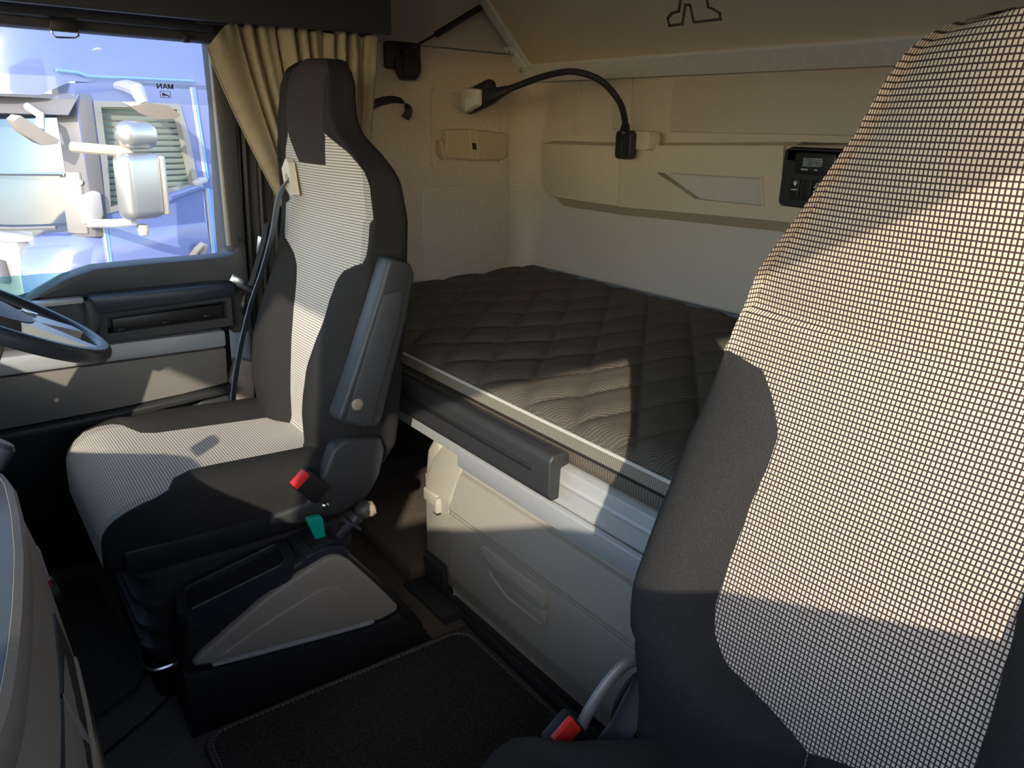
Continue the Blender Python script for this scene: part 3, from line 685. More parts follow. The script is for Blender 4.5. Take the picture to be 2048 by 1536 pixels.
MB().prism([(0.931, 0.250), (0.931, 0.288), (0.938, 0.292), (0.955, 0.292), (0.955, 0.250)], 'y', 1.536, 1.552, 0.003).build('handle_catch', m_cab, t)
MB().prism([(0.934, 0.245), (0.934, 0.250), (0.95, 0.250), (0.95, 0.245)], 'y', 1.537, 1.556).build('handle_gap', m_rubber, t)
t = thing('bunk_locker', 'wide light grey storage locker with a long pull handle below the bunk', 'locker', (1.0, 0.7, 0.0))
MB().prism([(0.965, 0.015), (0.945, 0.10), (0.938, 0.290), (0.975, 0.385), (0.990, 0.420), (1.06, 0.426), (1.40, 0.426), (1.40, 0.02)], 'y', -0.30, 1.490, 0.008, 3).build('body', m_cab, t)
MB().prism([(0.955, 0.035), (0.936, 0.10), (0.929, 0.278), (0.950, 0.278), (0.95, 0.035)], 'y', -0.25, 1.478, 0.005, 3).build('door', m_cab, t)
MB().prism([(0.935, 0.285), (0.930, 0.292), (0.963, 0.378), (0.985, 0.385), (0.98, 0.285)], 'y', -0.27, 1.480, 0.005, 3).build('flap', m_cab, t)
hnd = MB().prism([(1.315, 0.268), (1.305, 0.238), (1.270, 0.222), (1.085, 0.226), (1.074, 0.232), (1.073, 0.272), (1.080, 0.276), (1.305, 0.277)], 'x', 0.914, 0.94, 0.006, 3).build('handle', m_cab, t)
MB().prism([(1.30, 0.232), (1.275, 0.200), (1.215, 0.180), (1.085, 0.182), (1.078, 0.190), (1.078, 0.226), (1.27, 0.222)], 'x', 0.926, 0.932, 0.0025).build('finger_dish', m_cab, t)
MB().tube([(0.926, y, z) for y, z in ((1.302, 0.236), (1.276, 0.202), (1.215, 0.181), (1.09, 0.182))], 0.0035, 6).build('dish_edge', m_cab, t)
MB().tube([(0.9135, y, z) for y, z in ((1.29, 0.252), (1.255, 0.243), (1.095, 0.246))], 0.0016, 6).build('handle_crease', m_grey_pl, hnd)
t = thing('locker_plinth', 'black kick strip along the foot of the lockers', 'plinth', (0.97, 0.7, 0.0))
MB().prism([(0.928, 0.0), (0.924, 0.012), (0.928, 0.026), (0.940, 0.026), (0.944, 0.0)], 'y', -0.3, 1.5, 0.002).build('kick_strip', m_dark_pl, t)
MB().prism([(0.935, 0.0), (0.926, 0.10), (0.932, 0.112), (0.942, 0.112), (0.947, 0.0)], 'y', 1.50, 1.60, 0.003).build('corner_foot', m_dark_pl, t)

# ================================================================== FLOOR COVERINGS
t = thing('floor_mat', 'charcoal pile floor mat with stitched border beside the console', 'mat', (0.6, 1.0, 0.0))
MB().prism(rrect(0.270, 0.915, 0.15, 1.375, 0.05, 6), 'z', 0.0, 0.012, 0.004).build('pile', m_mat, t)
edge = rrect(0.276, 0.909, 0.156, 1.369, 0.047, 6)
MB().tube([(x, y, 0.0115) for x, y in edge], 0.0042, 6, closed=True).build('bound_edge', m_carpet, t)
b = MB()
L_ = [Vector((x, y, 0.0148)) for x, y in rrect(0.284, 0.901, 0.164, 1.361, 0.040, 6)]
acc = 0
for a_, b_ in zip(L_, L_[1:]+L_[:1]):
    d = b_-a_; n_ = max(1, int(d.length/0.011))
    for k in range(n_):
        p = a_+d*((k+0.5)/n_); a3 = math.atan2(d.y, d.x)
        b.box(p, (0.006, 0.0018, 0.001), 0, Matrix.Rotation(a3, 3, 'Z'))
st = b.build('stitching', m_grey_pl, t, smooth=False); st['kind'] = 'stuff'
t = thing('driver_mat', 'dark carpet mat in the driver footwell ahead of the seat', 'mat', (0.0, 1.8, 0.0))
MB().prism([(-0.60, 1.56), (0.125, 1.56), (0.20, 1.60), (0.235, 1.66), (0.20, 2.15), (-0.60, 2.15)], 'z', 0.0, 0.014, 0.004).build('pile', m_mat, t)
# stepped floor behind the console
t = thing('floor_step', 'brown carpeted floor step between console and corner locker', 'step', (0.86, 1.6, 0.0))
MB().prism([(0.70, 0.0), (0.70, 0.045), (0.78, 0.052), (0.79, 0.034), (0.865, 0.030), (0.872, 0.014), (0.945, 0.012), (0.945, 0.0)], 'y', 1.385, 2.2, 0.003).build('ledge', m_carpet_br, t)
MB().prism([(0.868, 0.0), (0.865, 0.038), (0.925, 0.040), (0.935, 0.0)], 'y', 1.405, 1.60, 0.004).build('seat_rail_cap', m_dark_pl, t)
MB().box((1.2, 1.9, 0.03), (0.60, 0.55, 0.06), 0.01).build('rear_floor', m_carpet_br, t)
# loose carpet seam ahead of the mat
MB().tube([(0.10, 1.44, 0.001), (0.20, 1.50, 0.001), (0.33, 1.60, 0.001)], 0.004, 6).build('floor_seam', m_black_cloth, bpy.data.objects['floor'])

# ================================================================== CENTRE CONSOLE
t = thing('handbrake_console', 'low wedge-shaped console with grey side panel and black tray between the seats', 'console', (0.5, 1.47, 0.0))
base = [(0.262, 0.0), (0.262, 0.17), (0.278, 0.262), (0.300, 0.278), (0.420, 0.290), (0.500, 0.316), (0.570, 0.330), (0.622, 0.310), (0.700, 0.205), (0.775, 0.105), (0.822, 0.030), (0.822, 0.0)]
MB().prism(base, 'y', 1.405, 1.512, 0.014, 3).build('body', m_black_pl, t)
side = [(0.278, 0.168), (0.292, 0.186), (0.426, 0.264), (0.523, 0.302), (0.574, 0.317), (0.600, 0.311), (0.626, 0.286), (0.692, 0.198), (0.738, 0.132), (0.733, 0.118), (0.690, 0.112), (0.660, 0.117), (0.547, 0.128), (0.386, 0.147), (0.313, 0.158)]
sp = MB().prism(side, 'y', 1.388, 1.42, 0.010, 3).build('side_panel', m_grey_pl, t, label='warm grey side panel')
MB().prism([(0.320, 0.172), (0.400, 0.205), (0.530, 0.246), (0.568, 0.250), (0.600, 0.232), (0.665, 0.142), (0.655, 0.128), (0.545, 0.140), (0.386, 0.158)], 'y', 1.382, 1.396, 0.005, 3).build('raised_field', m_grey_pl, sp)
MB().prism([(0.312, 0.160), (0.386, 0.149), (0.547, 0.130), (0.662, 0.118), (0.672, 0.122), (0.545, 0.139), (0.386, 0.158)], 'y', 1.376, 1.40, 0.003).build('lower_lip', m_silver, sp)
MB().prism([(0.258, 0.0), (0.258, 0.155), (0.30, 0.150), (0.66, 0.108), (0.74, 0.108), (0.80, 0.045), (0.828, 0.02), (0.828, 0.0)], 'y', 1.384, 1.41, 0.008).build('lower_skirt', m_black_pl, t)
# open tray: rim and sunken floor
trim_o = [(0.268, 1.425), (0.280, 1.398), (0.490, 1.396), (0.510, 1.415), (0.520, 1.490), (0.508, 1.506), (0.30, 1.508), (0.282, 1.490)]
trim_i = [(0.286, 1.432), (0.294, 1.414), (0.476, 1.412), (0.490, 1.424), (0.498, 1.484), (0.490, 1.494), (0.312, 1.494), (0.298, 1.484)]
def tz(x): return 0.262+(x-0.27)*0.205
loops = [[(x, y, tz(x)-0.02) for x, y in trim_o], [(x, y, tz(x)+0.014) for x, y in trim_o], [(x, y, tz(x)+0.016) for x, y in trim_i], [(x, y, tz(x)-0.012) for x, y in trim_i]]
MB().loft(loops, caps=False).build('tray_rim', m_blue_pl, t)
MB().tube([(x, y, tz(x)+0.0155) for x, y in trim_i], 0.003, 6, closed=True).build('tray_bead', m_dark_pl, t)
MB().grid([[(0.286, 1.41, tz(0.286)+0.004), (0.505, 1.41, tz(0.505)+0.004)], [(0.286, 1.496, tz(0.286)+0.004), (0.505, 1.496, tz(0.505)+0.004)]]).build('tray_floor', m_black_pl, t)
MB().prism([(0.512, 0.300), (0.530, 0.328), (0.575, 0.336), (0.612, 0.326), (0.630, 0.300), (0.58, 0.29)], 'y', 1.402, 1.508, 0.006).build('lever_plate', m_blue_pl, t)
MB().box((0.576, 1.452, 0.333), (0.058, 0.078, 0.014), 0.006).build('lever_gate', m_rubber, t)
MB().box((0.590, 1.418, 0.338), (0.026, 0.020, 0.010), 0.003).build('gate_switch', m_black_pl, t)
g = MB(); c0 = Vector((0.582, 1.443, 0.316)); c1 = Vector((0.566, 1.446, 0.392))
g.loft([[c0+(c1-c0)*f+Vector((a*w, b_*w*0.5, 0)) for a, b_ in ((-1, -1), (1, -1), (1, 1), (-1, 1))] for f, w in ((0.12, 0.010), (0.45, 0.0125), (0.88, 0.0165), (0.96, 0.0155), (1.0, 0.012))])
lv = g.build('trailer_brake_lever', m_teal, t, label='teal green lever handle', angle=50)
MB().tube([c0, c0+(c1-c0)*0.3], 0.008, 8).build('lever_stem', m_black_pl, t)
hb = MB().tube([(0.606, 1.452, 0.306), (0.632, 1.452, 0.328), (0.656, 1.452, 0.346)], [0.010, 0.013, 0.013], 10).build('handbrake_stem', m_blue_pl, t)
MB().lathe([(0, 0), (0.028, 0), (0.029, 0.004), (0.026, 0.008), (0, 0.008)], (0.652, 1.452, 0.343), (0.68, 0.07, 0.70), 16).build('stem_ring', m_dark_pl, hb)
MB().lathe([(0, 0.0), (0.016, 0.0), (0.018, 0.014), (0.014, 0.020), (0.019, 0.028), (0.021, 0.042), (0.016, 0.054), (0, 0.058)], (0.658, 1.452, 0.348), (0.80, 0.05, 0.55), 14).build('handbrake_knob', m_dark_pl, hb)
MB().lathe([(0, 0), (0.016, 0.0), (0.019, 0.010), (0.015, 0.020), (0, 0.024)], (0.694, 1.453, 0.367), (0.85, -0.25, 0.25), 14).build('knob_cap', m_wood_knob, hb)
MB().tube(spline([(0.66, 1.50, 0.25), (0.70, 1.49, 0.13), (0.75, 1.50, 0.075), (0.80, 1.52, 0.07)], 6), 0.006, 8).build('air_hose', m_rubber, t)

# ================================================================== DRIVER / PASSENGER SEATS
ZF = [.43, .48, .55, .60, .68, .78, .84, .90, .95, 1.0, 1.10, 1.14, 1.18, 1.22, 1.28, 1.32, 1.345]
FX = [.650, .672, .675, .680, .692, .716, .726, .735, .740, .745, .738, .731, .723, .720, .724, .734, .757]
ZW = [.43, .48, .55, .65, .75, .84, .90, .95, 1.02, 1.08, 1.11, 1.14, 1.17, 1.20, 1.25, 1.29, 1.31, 1.324, 1.332, 1.336, 1.338]
WW = [.225, .245, .262, .268, .262, .258, .256, .258, .262, .258, .246, .220, .182, .158, .144, .138, .128, .112, .092, .072, .050]
ZWP = [.43, .48, .55, .65, .75, .84, .90, .95, 1.0, 1.055, 1.09, 1.13, 1.208, 1.25, 1.275, 1.29, 1.30, 1.306]
WWP = [.225, .245, .262, .268, .262, .256, .247, .241, .232, .218, .198, .172, .124, .110, .098, .082, .058, .018]
ZB = [.43, .48, .56, .66, .74, .82, .88, .93, .97, 1.35]
BB = [.040, .052, .064, .066, .056, .036, .018, .006, .0, .0]
ZD = [.43, .60, .80, .95, 1.1, 1.18, 1.28, 1.33, 1.348]
DD = [.155, .150, .130, .115, .100, .085, .085, .066, .040]
def make_backrest(root, yc, passenger):
    zs = []
    z = 0.43
    zt = 1.306 if passenger else 1.338
    while z < zt-0.0006:
        zs.append(z); z += 0.0095 if z < zt-0.06 else (0.003 if z < zt-0.015 else 0.0012)
    zs.append(zt)
    if not passenger:
        zs = sorted(zs+[1.1115, 1.1105])
    if passenger:
        ZP = [.43, .565, .585, .60, .625, .66, .72, .78, .84, .88, .92, .95, .97, 1.0, 1.35]
        WP = [.0005, .001, .060, .118, .142, .150, .147, .143, .136, .136, .160, .188, .215, .235, .235]
    else:
        ZP = [.43, .48, .60, .68, .76, .82, .86, .885, .905, .914, .93, 1.0, 1.06, 1.10, 1.14, 1.175, 1.18, 1.35]
        WP = [.058, .063, .072, .084, .105, .109, .118, .145, .195, .228, .237, .238, .236, .228, .182, .112, .106, .106]
    zones = {'backrest_side': [], 'backrest_panel': [], 'headrest_insert': []}
    rows = []
    for z in zs:
        f = interp(z, ZF, FX); w = interp(z, ZW, WW) if not passenger else interp(z, ZWP, WWP); bl = interp(z, ZB, BB); d = interp(z, ZD, DD)
        wp = min(interp(z, ZP, WP), w*(0.985 if passenger else 0.93))
        if passenger and z > 0.945: wp = w-0.003
        if passenger: wi = 0.0005
        else:
            if z >= 1.178: wi = wp
            elif z >= 1.111: wi = interp(z, [1.111, 1.178], [0.077, 0.110])
            else: wi = 0.0005
        wi = min(wi, wp)
        top = max(0.0, (z-1.30)/0.048); 
        yo = yc + (interp(z, [0.8, 1.3], [0.018, -0.022]) if passenger else interp(z, [1.08, 1.2], [0.0, 0.032]))
        cv = 0.016 if z < 1.0 else 0.030
        def fx(y):
            return f + (cv*(y/w)**2 if z > 0.93 else interp(z, [.43, .93], [0.0, cv])*(y/w)**2) - (bl*0.35*(abs(y)/max(w, .01))**3)
        half = []; arc = None
        for k in range(7): yv = wi*k/6; half.append((fx(yv), yv, 'headrest_insert' if wi > 0.001 else 'backrest_panel'))
        NP = 10
        for k in range(1, NP+1):
            yv = wi+(wp-wi)*k/NP; half.append((fx(yv), yv, 'backrest_panel'))
        x0 = fx(wp); m_ = w-wp
        bez = [(x0, wp), (x0-bl*0.75, wp+m_*0.28), (x0-bl*0.80, wp+m_*0.72), (f-bl*0.15+0.012, w), (f+d*0.45, w), (f+d*0.85, w*0.985), (f+d, w*0.80), (f+d, w*0.4)]
        cs = spline([(a, b_, 0) for a, b_ in bez], 4)
        for q_, p in enumerate(cs[1:]): half.append((p.x, p.y, 'backrest_panel' if passenger and ((z > 0.945 and q_ < 14) or z > 1.25) else 'backrest_side'))
        half.append((f+d, 0.0, 'backrest_side'))
        acc = 0.0; h2 = []
        for k, hh in enumerate(half):
            if k: acc += math.hypot(hh[0]-half[k-1][0], hh[1]-half[k-1][1])
            h2.append(hh+(acc,))
        half = h2
        rows.append((z, yo, half))
    # reclining: rows are already slanted by FX
    for zone in zones:
        bm = bmesh.new(); uvl = bm.loops.layers.uv.new('UVMap'); cache = {}; arcs = {}
        def vert(i, k, sgn):
            key = (i, k, sgn if rows[i][2][k][1] > 1e-4 else 1)
            if key not in cache:
                x, y = rows[i][2][k][:2]; cache[key] = bm.verts.new((x, rows[i][1]+sgn*y, rows[i][0])); arcs[cache[key]] = sgn*rows[i][2][k][3]
            return cache[key]
        n = len(rows[0][2])
        for i in range(len(rows)-1):
            for k in range(n-1):
                if rows[i][2][k+1][2] != zone: continue
                for sgn in (1, -1):
                    q = [(i, k), (i, k+1), (i+1, k+1), (i+1, k)]
                    vs = []
                    for a, b_ in q:
                        v = vert(a, b_, sgn)
                        if v not in vs: vs.append(v)
                    if len(vs) < 3: continue
                    if sgn > 0: vs = vs[::-1]
                    try: fc = bm.faces.new(vs)
                    except ValueError: continue
                    for lp in fc.loops:
                        c = lp.vert.co; lp[uvl].uv = (arcs[lp.vert]+5.0, c.z+3.0)
        if zone == ('backrest_panel' if passenger else 'backrest_side'):
            fc = [vert(len(rows)-1, k, 1) for k in range(n)]
            fc2 = [vert(len(rows)-1, k, -1) for k in range(n-2, 0, -1)]
            loop = []
            for v in fc+fc2:
                if v not in loop: loop.append(v)
            try:
                for lp in bm.faces.new(loop).loops: lp[uvl].uv = (arcs[lp.vert]+5.0, lp.vert.co.x+3.6)
            except ValueError: pass
        bmesh.ops.remove_doubles(bm, verts=bm.verts, dist=0.0002)
        bm.normal_update()
        if len(bm.faces) == 0 or (passenger and zone == 'headrest_insert'):
            bm.free(); continue
        b = MB(); b.bm.free(); b.bm = bm
        mt = {'backrest_side': m_black_cloth, 'backrest_panel': m_pat_pass if passenger else m_pat_driver, 'headrest_insert': m_insert}[zone]
        lab = {'backrest_side': None, 'backrest_panel': 'light woven centre panel', 'headrest_insert': 'tapering black headrest insert'}[zone]
        b.build({'backrest_side': 'backrest', 'backrest_panel': 'backrest_panel', 'headrest_insert': 'headrest_insert'}[zone], mt, root, angle=70, label=lab)
def make_cushion(root, yc, passenger):
    xs = [0.170, 0.173, 0.182, 0.195, 0.22, 0.25, 0.28, 0.30, 0.315, 0.33, 0.36, 0.40, 0.45, 0.50, 0.56, 0.62, 0.68, 0.71]
    if passenger: xs = [x+0.20 if x < 0.3 else 0.50+(x-0.3)*0.6 for x in xs]
    fr0 = xs[0]
    rows = []
    for x in xs:
        u = (x-fr0)
        r = min(1, u/0.10); rd = (1-(1-r)**2)**0.5
        top = 0.405+0.080*rd - 0.012*max(0, (x-0.35))/0.3
        w = 0.225+0.035*rd
        if passenger: w = interp(x, [0.38, 0.47, 0.54, 0.62, 0.75], [0.255, 0.290, 0.238, 0.190, 0.175]); top -= 0.002+0.02*max(0, (x-0.5))/0.2
        bol = 0.0 if u < 0.08 else min(1, (u-0.08)/0.12)*0.032
        bot = 0.335 if not passenger else 0.30
        wp = interp(u, [0, 0.05, 0.09, 0.125, 0.142, 0.16, 0.19, 0.5], [0.238, 0.246, 0.240, 0.232, 0.19, 0.150, 0.133, 0.120])
        wp = min(wp, w-0.012)
        half = []
        for k in range(9):
            y = wp*k/8; half.append((y, top-0.008*(1-(y/w)**2)+bol*0.3*(y/w)**4, 'cushion_panel'))
        z0 = half[-1][1]; m_ = w-wp
        cs = spline([(wp, z0, 0), (wp+m_*0.35, z0+bol*0.75, 0), (wp+m_*0.72, z0+bol*0.8, 0), (w-0.002, z0-0.012+bol*0.4, 0), (w+0.004, (z0+bot)/2+0.01, 0), (w-0.012, bot+0.01, 0), (w*0.8, bot, 0)], 4)
        for p in cs[1:]: half.append((p.x, p.y, 'cushion'))
        half.append((0.0, bot, 'cushion'))
        rows.append((x, half))
    for zone in ('cushion', 'cushion_panel'):
        bm = bmesh.new(); uvl = bm.loops.layers.uv.new('UVMap')
        n = len(rows[0][1]); cache = {}
        def vert(i, k, sgn):
            y, z, _ = rows[i][1][k]
            key = (i, k, sgn if y > 1e-4 else 1)
            if key not in cache: cache[key] = bm.verts.new((rows[i][0], yc+sgn*y, z))
            return cache[key]
        for i in range(len(rows)-1):
            for k in range(n-1):
                if rows[i][1][k+1][2] != zone: continue
                for sgn in (1, -1):
                    vs = []
                    for a, b_ in ((i, k), (i, k+1), (i+1, k+1), (i+1, k)):
                        v = vert(a, b_, sgn)
                        if v not in vs: vs.append(v)
                    if sgn < 0: vs = vs[::-1]
                    fc = bm.faces.new(vs)
                    for lp in fc.loops:
                        c = lp.vert.co; lp[uvl].uv = (c.y-yc+5.0, c.x+(c.z-0.48)*1.0+3.0)
        # front face below the lip
        for k in range(n-1):
            if rows[0][1][k+1][2] != zone: continue
            for sgn in (1, -1):
                y0, z0, _ = rows[0][1][k]; y1, z1, _ = rows[0][1][k+1]
                if zone == 'cushion_panel':
                    a = vert(0, k, sgn); c = vert(0, k+1, sgn)
                    d = bm.verts.new((rows[0][0]-0.002, yc+sgn*y1*0.97, 0.345)); e = bm.verts.new((rows[0][0]-0.002, yc+sgn*y0*0.97, 0.345))
                    vs = [a, c, d, e]
                    try:
                        fc = bm.faces.new(vs if sgn < 0 else vs[::-1])
                        for lp in fc.loops:
                            cc = lp.vert.co; lp[uvl].uv = (cc.y-yc+5.0, cc.x+(cc.z-0.48)*1.0+3.0)
                    except ValueError: pass
        if zone == 'cushion':
            ring = [vert(0, k, 1) for k in range(n-1, -1, -1)]+[vert(0, k, -1) for k in range(1, n-1)]
            bm.faces.new(ring)
        bmesh.ops.remove_doubles(bm, verts=bm.verts, dist=0.0003)
        bmesh.ops.recalc_face_normals(bm, faces=bm.faces)
        b = MB(); b.bm.free(); b.bm = bm
        mt = m_black_cloth if zone == 'cushion' or passenger else m_pat_driver
        b.build(zone, mt, root, angle=70, label=None if zone == 'cushion' or passenger else 'light striped cushion centre')

ds = thing('truck_seat', 'driver seat with striped centre panel, black headrest and folded armrest', 'seat', (0.5, 1.76, 0.0), 'truck seats')
make_backrest(ds, 1.76, False)
make_cushion(ds, 1.76, False)
# rubber suspension bellows: one pleated sleeve
loops = []
for z, o in ((0.33, 0.0), (0.320, 0.012), (0.305, 0.012), (0.290, -0.012), (0.262, -0.012), (0.250, 0.010), (0.235, 0.010), (0.222, -0.012), (0.196, -0.012), (0.186, 0.008), (0.172, 0.008), (0.160, -0.012), (0.135, -0.012), (0.125, 0.004), (0.112, 0.004), (0.10, -0.012), (0.07, -0.010)):
    loops.append([(x, y, z) for x, y in rrect(0.225-o, 0.700+o, 1.545-o, 1.985+o, 0.05, 5)])
MB().loft(loops).build('suspension_bellows', m_bellow, ds, angle=25)
MB().prism(rrect(0.20, 0.70, 1.525, 2.005, 0.05, 5), 'z', 0.322, 0.348, 0.008).build('seat_pan', m_black_pl, ds)
MB().prism(rrect(0.235, 0.72, 1.54, 1.98, 0.03, 5), 'z', 0.0, 0.075, 0.006).build('seat_base', m_black_pl, ds)
MB().tube(spline([(0.225, 1.60, 0.13), (0.215, 1.58, 0.09), (0.235, 1.55, 0.075), (0.30, 1.545, 0.08)], 5), 0.004, 6).build('adjust_bar', m_steel, ds)
MB().box((0.43, 1.505, 0.372), (0.46, 0.014, 0.050), 0.006).build('side_skirt', m_black_pl, ds)
cov = [(0.610, 0.470), (0.635, 0.524), (0.668, 0.540), (0.752, 0.524), (0.760, 0.49), (0.745, 0.430), (0.715, 0.385), (0.65, 0.358), (0.55, 0.362), (0.48, 0.376), (0.49, 0.402), (0.57, 0.410)]
MB().prism(cov, 'y', 1.478, 1.520, 0.010, 3).build('hinge_cover', m_dark_pl, ds)
# belt buckle on the hinge cover
bk = MB(); rb = Matrix.Rotation(math.radians(-50), 3, 'Y')
ax = Vector((-0.64, -0.05, 0.74)).normalized()
def obox(b, c, u, v, su, sv, sw, bev):
    u = Vector(u).normalized(); v = Vector(v); v = (v-u*v.dot(u)).normalized(); w = u.cross(v)
    return b.box(c, (su, sv, sw), bev, Matrix((u, v, w)).transposed())
c = Vector((0.572, 1.470, 0.455))
BK = obox(MB(), c, ax, (0, 1, 0), 0.078, 0.026, 0.050, 0.006).build('belt_buckle', m_rubber, ds)
obox(MB(), c+ax*0.034+Vector((-0.002, -0.005, -0.002)), ax, (0, 1, 0), 0.016, 0.022, 0.040, 0.003).build('buckle_button', m_red, BK, label='red release button')
obox(MB(), c-ax*0.050, ax, (0, 1, 0), 0.030, 0.008, 0.028, 0.003).build('buckle_strap', m_dark_pl, BK)
MB().lathe([(0, 0), (0.009, 0), (0.009, 0.004), (0.005, 0.007), (0, 0.007)], (0.607, 1.478, 0.392), (0, -1, 0), 14).build('anchor_bolt', m_steel, ds)
# folded-up armrest
arm = [(0.757, 0.926), (0.765, 0.938), (0.812, 0.922), (0.822, 0.900), (0.800, 0.80), (0.735, 0.585), (0.722, 0.570), (0.690, 0.572), (0.640, 0.592), (0.632, 0.606), (0.672, 0.700), (0.735, 0.862)]
A_ = MB().prism(arm, 'y', 1.440, 1.497, 0.009, 3).build('armrest', m_dark_pl, ds)
MB().prism([(0.744, 0.862), (0.780, 0.868), (0.790, 0.862), (0.780, 0.80), (0.705, 0.580), (0.690, 0.578), (0.648, 0.600), (0.680, 0.690)], 'y', 1.436, 1.444, 0.003).build('armrest_pad', m_door_pl, A_)
MB().lathe([(0, 0), (0.013, 0), (0.013, 0.003), (0.010, 0.005), (0, 0.005)], (0.674, 1.437, 0.632), (0, -1, 0), 18).build('armrest_button', m_wood_knob, A_, label='pale round button')
MB().prism([(0.760, 0.930), (0.768, 0.930), (0.762, 0.885), (0.752, 0.880)], 'y', 1.450, 1.485, 0.001).build('armrest_grille', m_rubber, A_)
MB().prism([(0.741, 0.872), (0.748, 0.872), (0.742, 0.850), (0.735, 0.850)], 'y', 1.446, 1.490, 0.001).build('armrest_slot', m_rubber, A_)
# belt guide, webbing and tongue
gd = MB().frame([(1.918, 1.092), (1.888, 1.118), (1.872, 1.108), (1.850, 1.034), (1.872, 1.030), (1.905, 1.048)], [(1.899, 1.076), (1.892, 1.084), (1.884, 1.082), (1.872, 1.060), (1.880, 1.058), (1.893, 1.064)], 'x', 0.722, 0.738).build('belt_guide', m_lens, ds, label='cream belt guide on the shoulder')
def ribbon(pts, w, side, th=0.0015):
    P = spline(pts, 8); rows = []
    for i, p in enumerate(P):
        d = (P[min(i+1, len(P)-1)]-P[max(i-1, 0)]).normalized()
        s = Vector(side); s = (s-d*s.dot(d)).normalized(); n = d.cross(s)
        rows.append([p-s*w+n*th, p+s*w+n*th, p+s*w-n*th, p-s*w-n*th])
    return MB().loft(rows)
ribbon([(0.735, 1.885, 1.075), (0.712, 1.915, 1.03), (0.705, 1.965, 0.93), (0.690, 2.015, 0.83), (0.660, 2.045, 0.73), (0.625, 2.06, 0.60), (0.60, 2.065, 0.48), (0.585, 2.065, 0.36)], 0.019, (0.62, 0.78, 0.0)).build('belt_webbing', m_belt, ds)
tg = ribbon([(0.697, 1.972, 0.955), (0.690, 1.990, 0.90), (0.672, 2.02, 0.82), (0.664, 2.03, 0.79)], 0.014, (0.62, 0.78, 0), 0.006).build('belt_tongue', m_blue_pl, ds)
obox(MB(), (0.683, 2.0, 0.895), (0.10, -0.25, 1.0), (0.8, 0.35, 0), 0.05, 0.008, 0.016, 0.002).build('tongue_slot', m_steel, tg)
tp = obox(MB(), (0.660, 2.075, 0.775), (-0.75, 0.2, 0.5), (0, 1, 0), 0.05, 0.012, 0.016, 0.003).build('belt_clip', m_black_pl, ds)
obox(MB(), (0.640, 2.075, 0.795), (-0.75, 0.2, 0.5), (0, 1, 0), 0.035, 0.005, 0.02, 0.002).build('clip_loop', m_steel, tp)

ps = thing('truck_seat', 'front passenger seat with large checked centre panel, nearest the camera', 'seat', (0.6, 0.32, 0.0), 'truck seats')
make_backrest(ps, 0.32, True)
make_cushion(ps, 0.335, True)
MB().prism(rrect(0.42, 0.78, 0.08, 0.58, 0.03), 'z', 0.0, 0.29, 0.01).build('seat_box', m_black_pl, ps)
MB().tube(spline([(0.725, 0.612, 0.492), (0.692, 0.622, 0.490), (0.670, 0.626, 0.478), (0.646, 0.628, 0.456), (0.622, 0.630, 0.424), (0.604, 0.630, 0.385)], 5), 0.0075, 10, flat=1.3).build('belt_bracket', m_brkt, ps, label='grey curved bracket beside the backrest')
MB().prism([(0.56, 0.35), (0.64, 0.33), (0.74, 0.38), (0.76, 0.50), (0.70, 0.49), (0.65, 0.42)], 'y', 0.565, 0.612, 0.008).build('hinge_cover', m_black_pl, ps)
for k in range(4):
    r_ = 0.055-0.012*k
    MB().tube([(0.715+r_*0.8*math.cos(a), 0.622-0.004*k, 0.405+r_*math.sin(a)) for a in [math.radians(60+20*q) for q in range(11)]], 0.0045, 6).build('cable_loop', m_rubber, ps)
ax = Vector((-0.50, 0.05, 0.80)).normalized()
c = Vector((0.585, 0.625, 0.412))
BK = obox(MB(), c, ax, (0.80, 0.0, 0.5), 0.070, 0.050, 0.026, 0.005).build('belt_buckle', m_rubber, ps)
obox(MB(), c+ax*0.022+Vector((0.0, -0.0115, 0.004)), ax, (0.80, 0, 0.5), 0.032, 0.038, 0.010, 0.003).build('buckle_button', m_red, BK, label='red release button')

# ================================================================== CURTAIN
t = thing('curtain', 'khaki pleated curtain gathered behind the driver headrest', 'curtain', (0.85, 2.08, 1.2))
rows = []
NU, NV = 150, 40
for j in range(NV+1):
    v = j/NV
    row = []
    for i in range(NU+1):
        u = i/NU
        xt = 0.612+0.455*u; zt = interp(u, [0, 0.06, 0.14, 0.5, 1.0], [1.366, 1.405, 1.436, 1.432, 1.424])
        zt += 0.006*math.sin(u*60)*(u > 0.12)
        xb = interp(u, [0, 0.3, 1.0], [0.790, 0.85, 1.02]); zb = 0.98
        sag = v**1.15
        x = xt+(xb-xt)*sag; z = zt+(zb-zt)*v
        amp = (0.006+0.018*min(1, u*2.5))*(1-0.45*v)
        uu = max(0.0, u-0.16)/0.84
        ph = (uu**1.1)*2*PI*9.5+1.3*math.sin(uu*11)+0.5*math.sin(v*3+u*4)-1.2*(u/0.16 if u < 0.16 else 1)
        fold = math.sin(ph)*amp + 0.35*amp*math.sin(2.3*ph+1)
        if v < 0.12: fold += 0.006*math.sin(u*95)*(1-v/0.12)*min(1, u*6)
        y = 2.085+fold+0.04*v*(1-u) - 0.035*math.exp(-((u-0.05)/0.08)**2)*(1-v*0.4)
        x += 0.4*amp*math.cos(ph)*(1 if u > 0.1 else u*10)
        row.append((x, y, z))
    rows.append(row)
MB().grid(rows).build('cloth', m_curtain, t, angle=80)
hem = [Vector(r[0])+Vector((0, -0.001, 0)) for r in rows]
MB().tube(hem, 0.0022, 5).build('hem', m_curtain, t)
MB().tube([(0.60, 2.085, 1.425), (1.06, 2.085, 1.432)], 0.006, 8).build('curtain_track', m_dark_pl, t)

